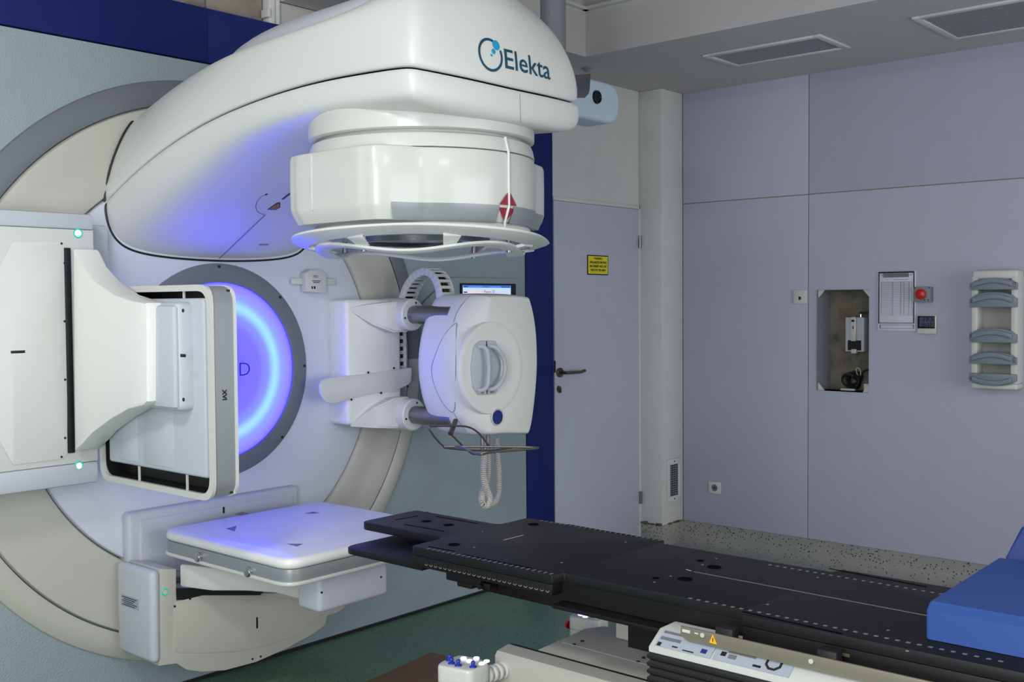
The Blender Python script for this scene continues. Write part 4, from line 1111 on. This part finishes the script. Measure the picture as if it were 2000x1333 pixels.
for i, z in enumerate(cz):
    q = thing('cassette', labels[i], 'cassette', (XR-RD, YC, z-hs_[i]), 'cassettes in the wall rack')
    h = hs_[i]; up = 1 if i < 4 else -1
    P = [(YC+HW, -h*.8*up), (YC-HW, -h*.8*up), (YC-HW, h*.15*up)] + [(YC+HW*math.cos(a)*.86, h*(.3+.7*math.sin(a))*up) for a in [math.radians(v) for v in range(170, 5, -16)]][::1] + [(YC+HW, h*.15*up)]
    P = [(YC+HW, -h*.8*up), (YC-HW, -h*.8*up), (YC-HW, h*.2*up)] + [(YC-HW*math.cos(math.radians(v))*.9, h*(.25+.75*math.sin(math.radians(v)))*up) for v in range(10, 171, 16)] + [(YC+HW, h*.2*up)]
    fr = obj('front', prism(BM(), [(XR-RD-.022, y, z+zz) for y, zz in P], (.02, 0, 0), .003), M['cass'], q)
    obj('tray', box((XR-RD-.003, RY0+si+.008, z-h*.5-.0), (XR-.03, RY1-si-.008, z-h*.5+.008)), M['cass'], q)
    n_ = 12; hp = []
    arc = [(YC+.095-.19*k/n_, .020*math.sin(math.pi*k/n_)*up) for k in range(n_+1)]
    P = [(y, zz-.012*up) for y, zz in arc] + [(y, zz+.012*up) for y, zz in arc[::-1]]
    obj('handle', prism(BM(), [(XR-RD-.040, y, z+zz) for y, zz in P], (.019, 0, 0), .004), M['cass'], q)
    s_, sd_ = tx[i]
    text(s_, .017, (XR-RD-.0225, YC+sd_*(HW-.011), z-.004), (0, 0, -1), (0, -1, 0), M['black'], fr, off=.0008)

# ------------------------------------------------------------------ treatment couch
ZT = .78
T = thing('treatment_couch', 'long black carbon treatment couch on a white pedestal, running from the machine towards the right', 'treatment table', (.05, -2.5, .03))
cb = BM()
tip = .128; hwid = .272
plan = [(tip-.01, -1.045), (tip, -1.06), (tip, -1.42)] + [(hwid-.02, -1.43), (hwid, -1.45), (hwid, -3.75), (-hwid, -3.75), (-hwid, -1.45), (-hwid+.02, -1.43), (-tip, -1.42), (-tip, -1.06), (-tip+.01, -1.045)]
pl1 = rpoly([(tip, -1.04), (tip, -1.43), (hwid, -1.43), (hwid, -1.975), (.232, -1.985), (.232, -2.53), (hwid, -2.54), (hwid, -3.75), (-hwid, -3.75), (-hwid, -2.54), (-.232, -2.53), (-.232, -1.985), (-hwid, -1.975), (-hwid, -1.43), (-tip, -1.43), (-tip, -1.04)], [.03, .03, .02]+[.003]*10+[.02, .03, .03], 4)
holes = []
top = obj('couch_top', prism(BM(), [(p.x, p.y, ZT-.026) for p in pl1], (0, 0, .026), .003), M['carbon'], T)
def dk(px, py): p = az(px, py, ZT); return p
for (px, py, r) in ((833, 1019, .0155), (876.5, 1026, .0165), (887, 1064.5, .0175), (1042, 1025, .0165), (1395, 1108.5, .0185), (1338, 1132, .0185), (1368, 1096, .009), (1281, 1130, .009)):
    p = dk(px, py); b = BM(); lathe(b, [(0, -.0), (r, .0), (r+.0012, .0004)], (p.x, p.y, ZT+.0004), 'z', 28)
    obj('hole', b, M['pit'], top)
def strip(q0, q1, wdt, m, name, dz=.0006):
    a, c = dk(*q0), dk(*q1); d_ = (c-a).normalized(); nn = Vector((-d_.y, d_.x, 0))*wdt/2
    obj(name, prism(BM(), [a+nn, c+nn, c-nn, a-nn], (0, 0, dz)), m, top)
for q0, q1, wd in (((773, 1016), (817, 1008), .006), ((852, 1009.5), (934, 1023.5), .006), ((789, 1025), (868, 1038.5), .006), ((837, 1068.5), (888, 1077.5), .006), ((905, 1084), (1038, 1111), .006), ((1110, 1025), (1238, 1048), .005)):
    strip(q0, q1, wd, M['pit'], 'slot')
strip((1355, 1117.5), (1812, 1203.5), .005, M['rail'], 'centre_groove')
for q0, q1 in (((984, 1055.5), (1022, 1046)), ((1340, 1113), (1350, 1116))): strip(q0, q1, .003, M['tick'], 'scale_text')
b = BM()
def ticks(x, y0, y1, n, sx=.008, sy=.009):
    for k in range(n):
        y = y0+(y1-y0)*k/(n-1); abox(b, (x-sx/2, y-sy/2, ZT), (x+sx/2, y+sy/2, ZT+.0006))
pa, pb = dk(1351, 1168.5), dk(1815, 1266); ticks(pa.x*.5+pb.x*.5, pa.y, pb.y-.14, 32)
pa, pb = dk(1506, 1103.5), dk(1850, 1164); ticks(pa.x*.5+pb.x*.5, pa.y, pb.y-.05, 25)
ticks(-.262, -1.50, -1.965, 24, .014, .005); ticks(.262, -1.50, -1.965, 24, .014, .005)
obj('scale_marks', b, M['tick2'], top)
b = BM()
for q in ((750, 1012), (766, 1020), (834, 1001), (940, 1064), (951, 1062), (1490, 1175), (1600, 1129), (1737, 1232), (1485, 1130), (1105, 1027), (1215, 1062), (938, 1038), (1075, 1098)):
    p = dk(*q); cyl(b, (p.x, p.y, ZT-.001), (p.x, p.y, ZT+.0006), .005, 8)
obj('pin_holes', b, M['black'], top)
b = BM()
for q in ((1499, 1181.5), (1597, 1129), (1735, 1232), (1097, 1100), (926, 1070), (942, 1039), (1222, 1060), (1278, 1138), (1310, 1126), (1372, 1104), (1399, 1092), (1772, 1272)):
    p = dk(*q); cyl(b, (p.x, p.y, ZT-.001), (p.x, p.y, ZT+.0007), .0038, 8)
obj('pin_marks', b, M['tick2'], top)
# side rails with cups
for sg in (-1, 1):
    b = BM(); abox(b, (sg*hwid, -1.975, .722), (sg*(hwid-.06), -1.435, ZT-.026), .003)
    r = obj('side_rail', b, M['carbon2'], T)
    if sg < 0:
        for k in range(25):
            y = -1.50-.46*k/24
            obj('rail_cup', lathe(BM(), [(0, -.0005), (.0082, -.0005), (.0086, 0)], (-hwid-.0006, y, .739), 'x', 12), M['black'], r)
            obj('lit_cup_lip', lathe(BM(), [(.0055, -.001), (.0080, -.001)], (-hwid-.0006, y, .739), 'x', 8, math.radians(200), math.radians(330)), M['rail'], r)  # light on the cup's lower lip painted as a pale arc
    obj('recess_wall', box((sg*.23, -2.54, .705), (sg*.18, -1.975, ZT-.026)), M['carbon2'], T)
    obj('recess_shelf', box((sg*.275, -2.54, .692), (sg*.17, -1.975, .703), .002), M['carbon2'], T)
    obj('rear_side', box((sg*hwid, -3.75, .700), (sg*.17, -2.54, ZT-.026), .004), M['carbon2'], T)
b = BM()
for k, (px, py) in enumerate(((1105, 1148), (1147, 1157.5), (1191, 1167.5), (1236, 1178), (1283, 1188.5), (1331, 1199), (1380, 1210))):
    p = az(px, py, .703); cyl(b, (p.x, p.y, .702), (p.x, p.y, .7045), .007, 10)
obj('shelf_pins', b, M['tick'], T)
strip((1450, 1195.5), (1645, 1239), .007, M['pit'], 'slot')
strip((1620, 1111.5), (1810, 1147), .006, M['pit'], 'slot')
obj('copper_pins', box((-hwid-.002, -2.80, .735), (-hwid+.002, -2.77, .742)), M['rust'], T)
# lower plate under the tip, belly beam
zl = .728
lp = rpoly([(-.265, -1.10), (-.265, -1.45), (.265, -1.45), (.265, -1.10)], [.04, 0, 0, .04], 4)
a = az(697, 1059, zl)
lp = rpoly([(-.262, a.y-.02), (-.262, -1.47), (.262, -1.47), (.262, a.y-.02)], [.05, 0, 0, .05], 4)
obj('lower_plate', prism(BM(), [(p.x, p.y, .708) for p in lp], (0, 0, .02), .003), M['carbon'], T)
b = BM(); prism(b, [(-.215, -1.62, .722), (.215, -1.62, .722), (.16, -1.62, .655), (-.16, -1.62, .655)], (0, -2.1, 0), .004)
obj('belly_beam', b, M['carbon'], T)
b = BM(); abox(b, (-.255, -1.70, .695), (-.20, -1.56, .722), .006); abox(b, (-.25, -1.66, .682), (-.21, -1.60, .70), .005); abox(b, (-.25, -1.73, .69), (-.21, -1.69, .71), .004)
cyl(b, (-.262, -1.70, .70), (-.20, -1.70, .70), .008, 12)
obj('latch', b, M['carbon2'], T)
# bronze side rail and fittings
XB = -.33
za = ax(1330, 1222, XB); rz = za.z
b = BM(); prism(b, [(XB, -2.41, rz-.002), (XB, -2.41, rz-.024), (XB, -2.43, rz-.034), (XB, -3.75, rz-.034), (XB, -3.75, rz-.002)], (.006, 0, 0), .001)
br = obj('accessory_rail', b, M['rail'], T)
for q in ((1373, 1241), (1585, 1292)):
    p = ax(q[0], q[1], XB); obj('rail_button', cyl(BM(), (XB-.001, p.y, p.z), (XB-.004, p.y, p.z), .0055, 14), M['tick'], br)
P = [ax(x, y, XB-.0015) for x, y in ((1385, 1256), (1400, 1260), (1392, 1240))]
wt = obj('warning_triangle', prism(BM(), P, (.001, 0, 0)), M['amber'], br)
obj('exclamation', box((XB-.002, ax(1393, 1250, XB).y-.001, ax(1392, 1254, XB).z), (XB-.0012, ax(1393, 1250, XB).y+.001, ax(1392, 1246, XB).z)), M['black'], wt)
for q0, q1 in (((1333, 1229), (1348, 1238)), ((1357, 1236), (1364, 1240))):
    A, B_ = ax(*q0, XB), ax(*q1, XB); obj('rail_slot', box((XB-.0015, B_.y, B_.z), (XB+.001, A.y, A.z)), M['gloss'], br)
for py0 in ((1400, 1222), (1600, 1270)):
    p = ax(*py0, XB); obj('rail_clip', box((XB+.008, p.y-.035, rz-.03), (XB+.04, p.y+.01, rz+.012), .003), M['black'], br)
# label cap over the bellows
cy0 = ax(1265, 1262, -.36).y
XF = -.355; zc0 = ax(1266, 1262, XF).z
b = BM(); yb0 = -2.36
e0 = ax(1266, 1263, XF); yS = e0.y; zS = e0.z
prism(b, [(XF, yS, zS-.012), (XF, yS, zS), (-.305, yS-.0, zS+.033), (-.24, yS, zS+.034), (-.24, yS, zS-.012)], (0, -1.4, 0), .004)
cap = obj('pedestal_cap', b, M['gloss'], T)
nv = Vector((-.033, 0, .05)).normalized()
def cappt(u, y): return Vector((XF+(.05)*u, y, zS+.033*u))+nv*.0012
def onc(u0, u1, y0, y1, m, nm, par, h=.0008):
    P = [cappt(u0, y0), cappt(u0, y1), cappt(u1, y1), cappt(u1, y0)]
    return obj(nm, prism(BM(), P, nv*h), m, par)
l1 = onc(.10, .95, yS-.015, yS-.165, M['label'], 'rating_label', cap)
l2 = onc(.10, .95, yS-.17, yS-.36, M['label'], 'rating_label', cap)
for u0, u1, y0, y1, m in ((.78, .9, .02, .07, 'box'), (.45, .6, .02, .075, 'box'), (.12, .3, .02, .03, 'black'), (.78, .95, .085, .098, 'black'), (.2, .26, .06, .075, 'black'), (.15, .2, .09, .12, 'black'), (.25, .45, .135, .15, 'blueprint'), (.35, .55, .185, .198, 'black'), (.3, .5, .205, .225, 'box'), (.55, .85, .2, .27, 'box'), (.2, .3, .27, .29, 'black')):
    nvo = .002
    P = [cappt(u0, yS-y0)+nv*.001, cappt(u0, yS-y1)+nv*.001, cappt(u1, yS-y1)+nv*.001, cappt(u1, yS-y0)+nv*.001]
    obj('label_print', prism(BM(), P, nv*.0005), M[m], l1 if y0 < .165 else l2)
ctr = cappt(.55, yS-.315)+nv*.0015; tv = Vector((.05, 0, .033)).normalized(); yv_ = Vector((0, 1, 0))
obj('octagon_mark', tube(BM(), [ctr+.018*(math.cos(math.radians(22.5+45*k))*tv+math.sin(math.radians(22.5+45*k))*yv_) for k in range(8)], .003, 6, True), M['black'], l2)
# bellows
root = None
nP = 16
for k in range(nP):
    z1_ = zS-.013-k*.018; z0_ = z1_-.018
    b = BM(); yA = yS-.004; yBk = -3.7
    pr = [(-.006, z1_), (.0, (z0_+z1_)/2+.003), (.0, (z0_+z1_)/2-.003), (-.006, z0_)]
    R4 = []
    for e, z in pr:
        xL = XF+.004-e-.012+.006; R4.append([b.verts.new((XF+.002-e-.008, yA+e+.008-.004, z)), b.verts.new((XF+.002-e-.008, yBk, z)), b.verts.new((.2, yBk, z)), b.verts.new((.2, yA+e+.004, z))])
    for i in range(3):
        for j in range(4): b.faces.new((R4[i][j], R4[i][(j+1) % 4], R4[i+1][(j+1) % 4], R4[i+1][j]))
    b.faces.new(R4[0]); b.faces.new(R4[-1])
    if root is None: root = obj('bellows', b, M['bellow'], T)
    else: obj('bellows_fold', b, M['bellow'], root)
# carriage
zP = .5
b = BM(); prism(b, [(-.205, -1.705, .1), (-.205, -1.705, zP-.012), (-.19, -1.70, zP), (-.125, -1.685, zP), (-.12, -1.685, .1)], (0, -2.0, 0), .006)
rc = obj('carriage_side', b, M['cream'], T)
obj('carriage_slot', box((-.12, -3.7, .3), (-.104, -1.69, zP-.004)), M['black'], T)
b = BM(); prism(b, [(-.104, -1.78, zP-.004), (.14, -1.77, zP), (.2, -1.80, zP), (.2, -3.7, zP), (-.104, -3.7, zP-.004)], (0, 0, -.38), .005)
cd_ = obj('carriage_deck', b, M['cream'], T)
a, c = az(1098, 1255, zP), az(1270, 1301, zP)
obj('deck_joint', prism(BM(), [a+Vector((.0015, 0, 0)), c+Vector((.0015, 0, 0)), c-Vector((.0015, 0, 0)), a-Vector((.0015, 0, 0))], (0, 0, .0006)), M['white'], cd_)
b = BM()
for q in ((1121, 1259), (1137, 1252.5), (1246, 1293), (1257, 1285)):
    p = az(q[0], q[1], zP); cyl(b, (p.x, p.y, zP-.002), (p.x, p.y, zP+.0008), .0055, 8)
obj('deck_screws', b, M['black'], cd_)
b = BM(); abox(b, (.12, -3.7, zP), (.25, -1.90, .578), .006)
ub2 = obj('upper_block', b, M['cream'], T)
obj('track', box((.117, -3.6, .55), (.125, -1.93, .568), .001), M['rail'], ub2)
obj('column', box((-.1, -3.6, .57), (.15, -2.1, .66)), M['carbon2'], T)
obj('pedestal_base', box((-.19, -3.6, .03), (.19, -1.80, .13), .01), M['cream'], T)
# hand controls on each side
def hand(c, sx, sy, h, label, big):
    hc = thing('hand_control', label, 'control', (c.x, c.y, c.z-h), 'couch hand controls')
    P = rpoly([(c.x-sx, c.y+sy*.7), (c.x-sx*.6, c.y-sy), (c.x+sx*.7, c.y-sy), (c.x+sx, c.y-sy*.2), (c.x+sx*.8, c.y+sy), (c.x-sx*.5, c.y+sy)], .018, 4)
    bd = obj('body', prism(BM(), [(p.x, p.y, c.z-h) for p in P], (0, 0, h), .008, 3), M['gloss'], hc)
    obj('body_joint', prism(BM(), [(p.x, p.y, c.z-h*.55) for p in [(q-Vector((c.x, c.y)))*1.004+Vector((c.x, c.y)) for q in P]], (0, 0, .0015)), M['grey'], bd)
    return hc, bd
cN = az(905, 1296, .5)
hc, bd = hand(cN, .062, .062, .085, 'white hand control with blue knobs on the near side of the couch pedestal', True)
for q in ((905.5, 1287), (930.5, 1287), (916.5, 1292), (950.5, 1293), (941, 1297.5)):
    p = az(*q, .5); obj('lit_button', cyl(BM(), (p.x, p.y, .499), (p.x, p.y, .5035), .0085, 16, .001), M['ledw'], bd)
for q in ((878, 1291), (882, 1297), (895, 1301), (924, 1304)):
    p = az(*q, .5); b = BM(); lathe(b, [(.011, 0), (.010, .003), (.005, .006), (.005, .010), (.0065, .012), (.005, .017), (0, .018)], (p.x, p.y, .4995), 'z', 14); obj('knob', b, M['knob'], bd)
p = az(862, 1330, .43); obj('blue_pad', box((cN.x-.063, cN.y-.01, .43), (cN.x-.05, cN.y+.02, .445), .003), M['knob'], bd)
b = BM()
A = Vector((cN.x+.045, cN.y-.035, .46)); B_ = Vector((-.2085, -1.74, .455))
for k in range(4):
    d_ = (B_-A).normalized(); p = A+(B_-A)*(.1+.28*k); cyl(b, p, p+d_*.010, .024, 16, .002)
cyl(b, A, B_, .014, 12)
obj('hose_rings', b, M['gloss'], hc)
cF = az(1150, 1199, .497); cF = Vector((cF.x+.26, cF.y, .0))
p = ax(1150, 1203, .33)
hc2, bd2 = hand(Vector((.33, p.y, p.z)), .05, .06, .075, 'white hand control with a red button on the far side of the couch pedestal', False)
for dx, dy in ((-.02, .0), (-.012, .025), (.012, -.01), (.02, .012), (0, -.035)):
    obj('lit_button', cyl(BM(), (.33+dx, p.y+dy, p.z-.001), (.33+dx, p.y+dy, p.z+.003), .009, 14, .001), M['ledw'], bd2)
b = BM(); lathe(b, [(.009, 0), (.005, .005), (.007, .012), (0, .016)], (.325, p.y-.02, p.z), 'z', 12); obj('knob', b, M['dark'], bd2)
b = BM(); lathe(b, [(0, .012), (.012, .010), (.014, 0)], (.30, p.y+.058, p.z-.035), 'y', 14); obj('red_button', b, M['redb'], bd2)
obj('mount', box((.2545, p.y-.28, p.z-.05), (.30, p.y-.05, p.z-.03), .004), M['cream'], hc2)
# pit cover plate on the floor
c = Vector((.74, -.485)); dx = Vector((-.99, -.14)); dy = Vector((.06, -.998))
st('trim_4', prism(BM(), [(q.x, q.y, .0) for q in (c, c+dx*1.6, c+dx*1.6+dy*2.8, c+dy*2.8)], (0, 0, .003)), M['brown'])

# ------------------------------------------------------------------ blue foam cushion
zK = ZT+.0015
Kc = thing('blue_cushion', 'blue foam positioning wedge lying on the right end of the couch', 'cushion', (0, -3.15, zK))
b = BM(); P = [(-.185, zK+.0), (-.185, zK+.062), (-.165, zK+.078), (.30, zK+.085), (.30, zK)]
prism(b, [(x, -2.93, z) for x, z in P], (0, -.55, 0), .008, 3)
obj('foam_base', b, M['blue'], Kc)
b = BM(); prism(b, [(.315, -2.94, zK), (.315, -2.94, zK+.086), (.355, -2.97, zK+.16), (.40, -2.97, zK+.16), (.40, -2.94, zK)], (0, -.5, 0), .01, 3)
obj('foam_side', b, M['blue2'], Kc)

# small joined prints and bars: too small to pick apart
for o in COL.objects:
    if o.parent and o.name.split('.')[0] in ('scale_marks', 'print_lines', 'pin_holes', 'pin_marks', 'grille_bars', 'shelf_pins', 'deck_screws', 'screen_lines', 'frame_line', 'emblem_dots', 'flaking_edge', 'chain_cables', 'runners', 'hose_rings', 'corner_bracket', 'cable_tail'):
        o['kind'] = 'stuff'
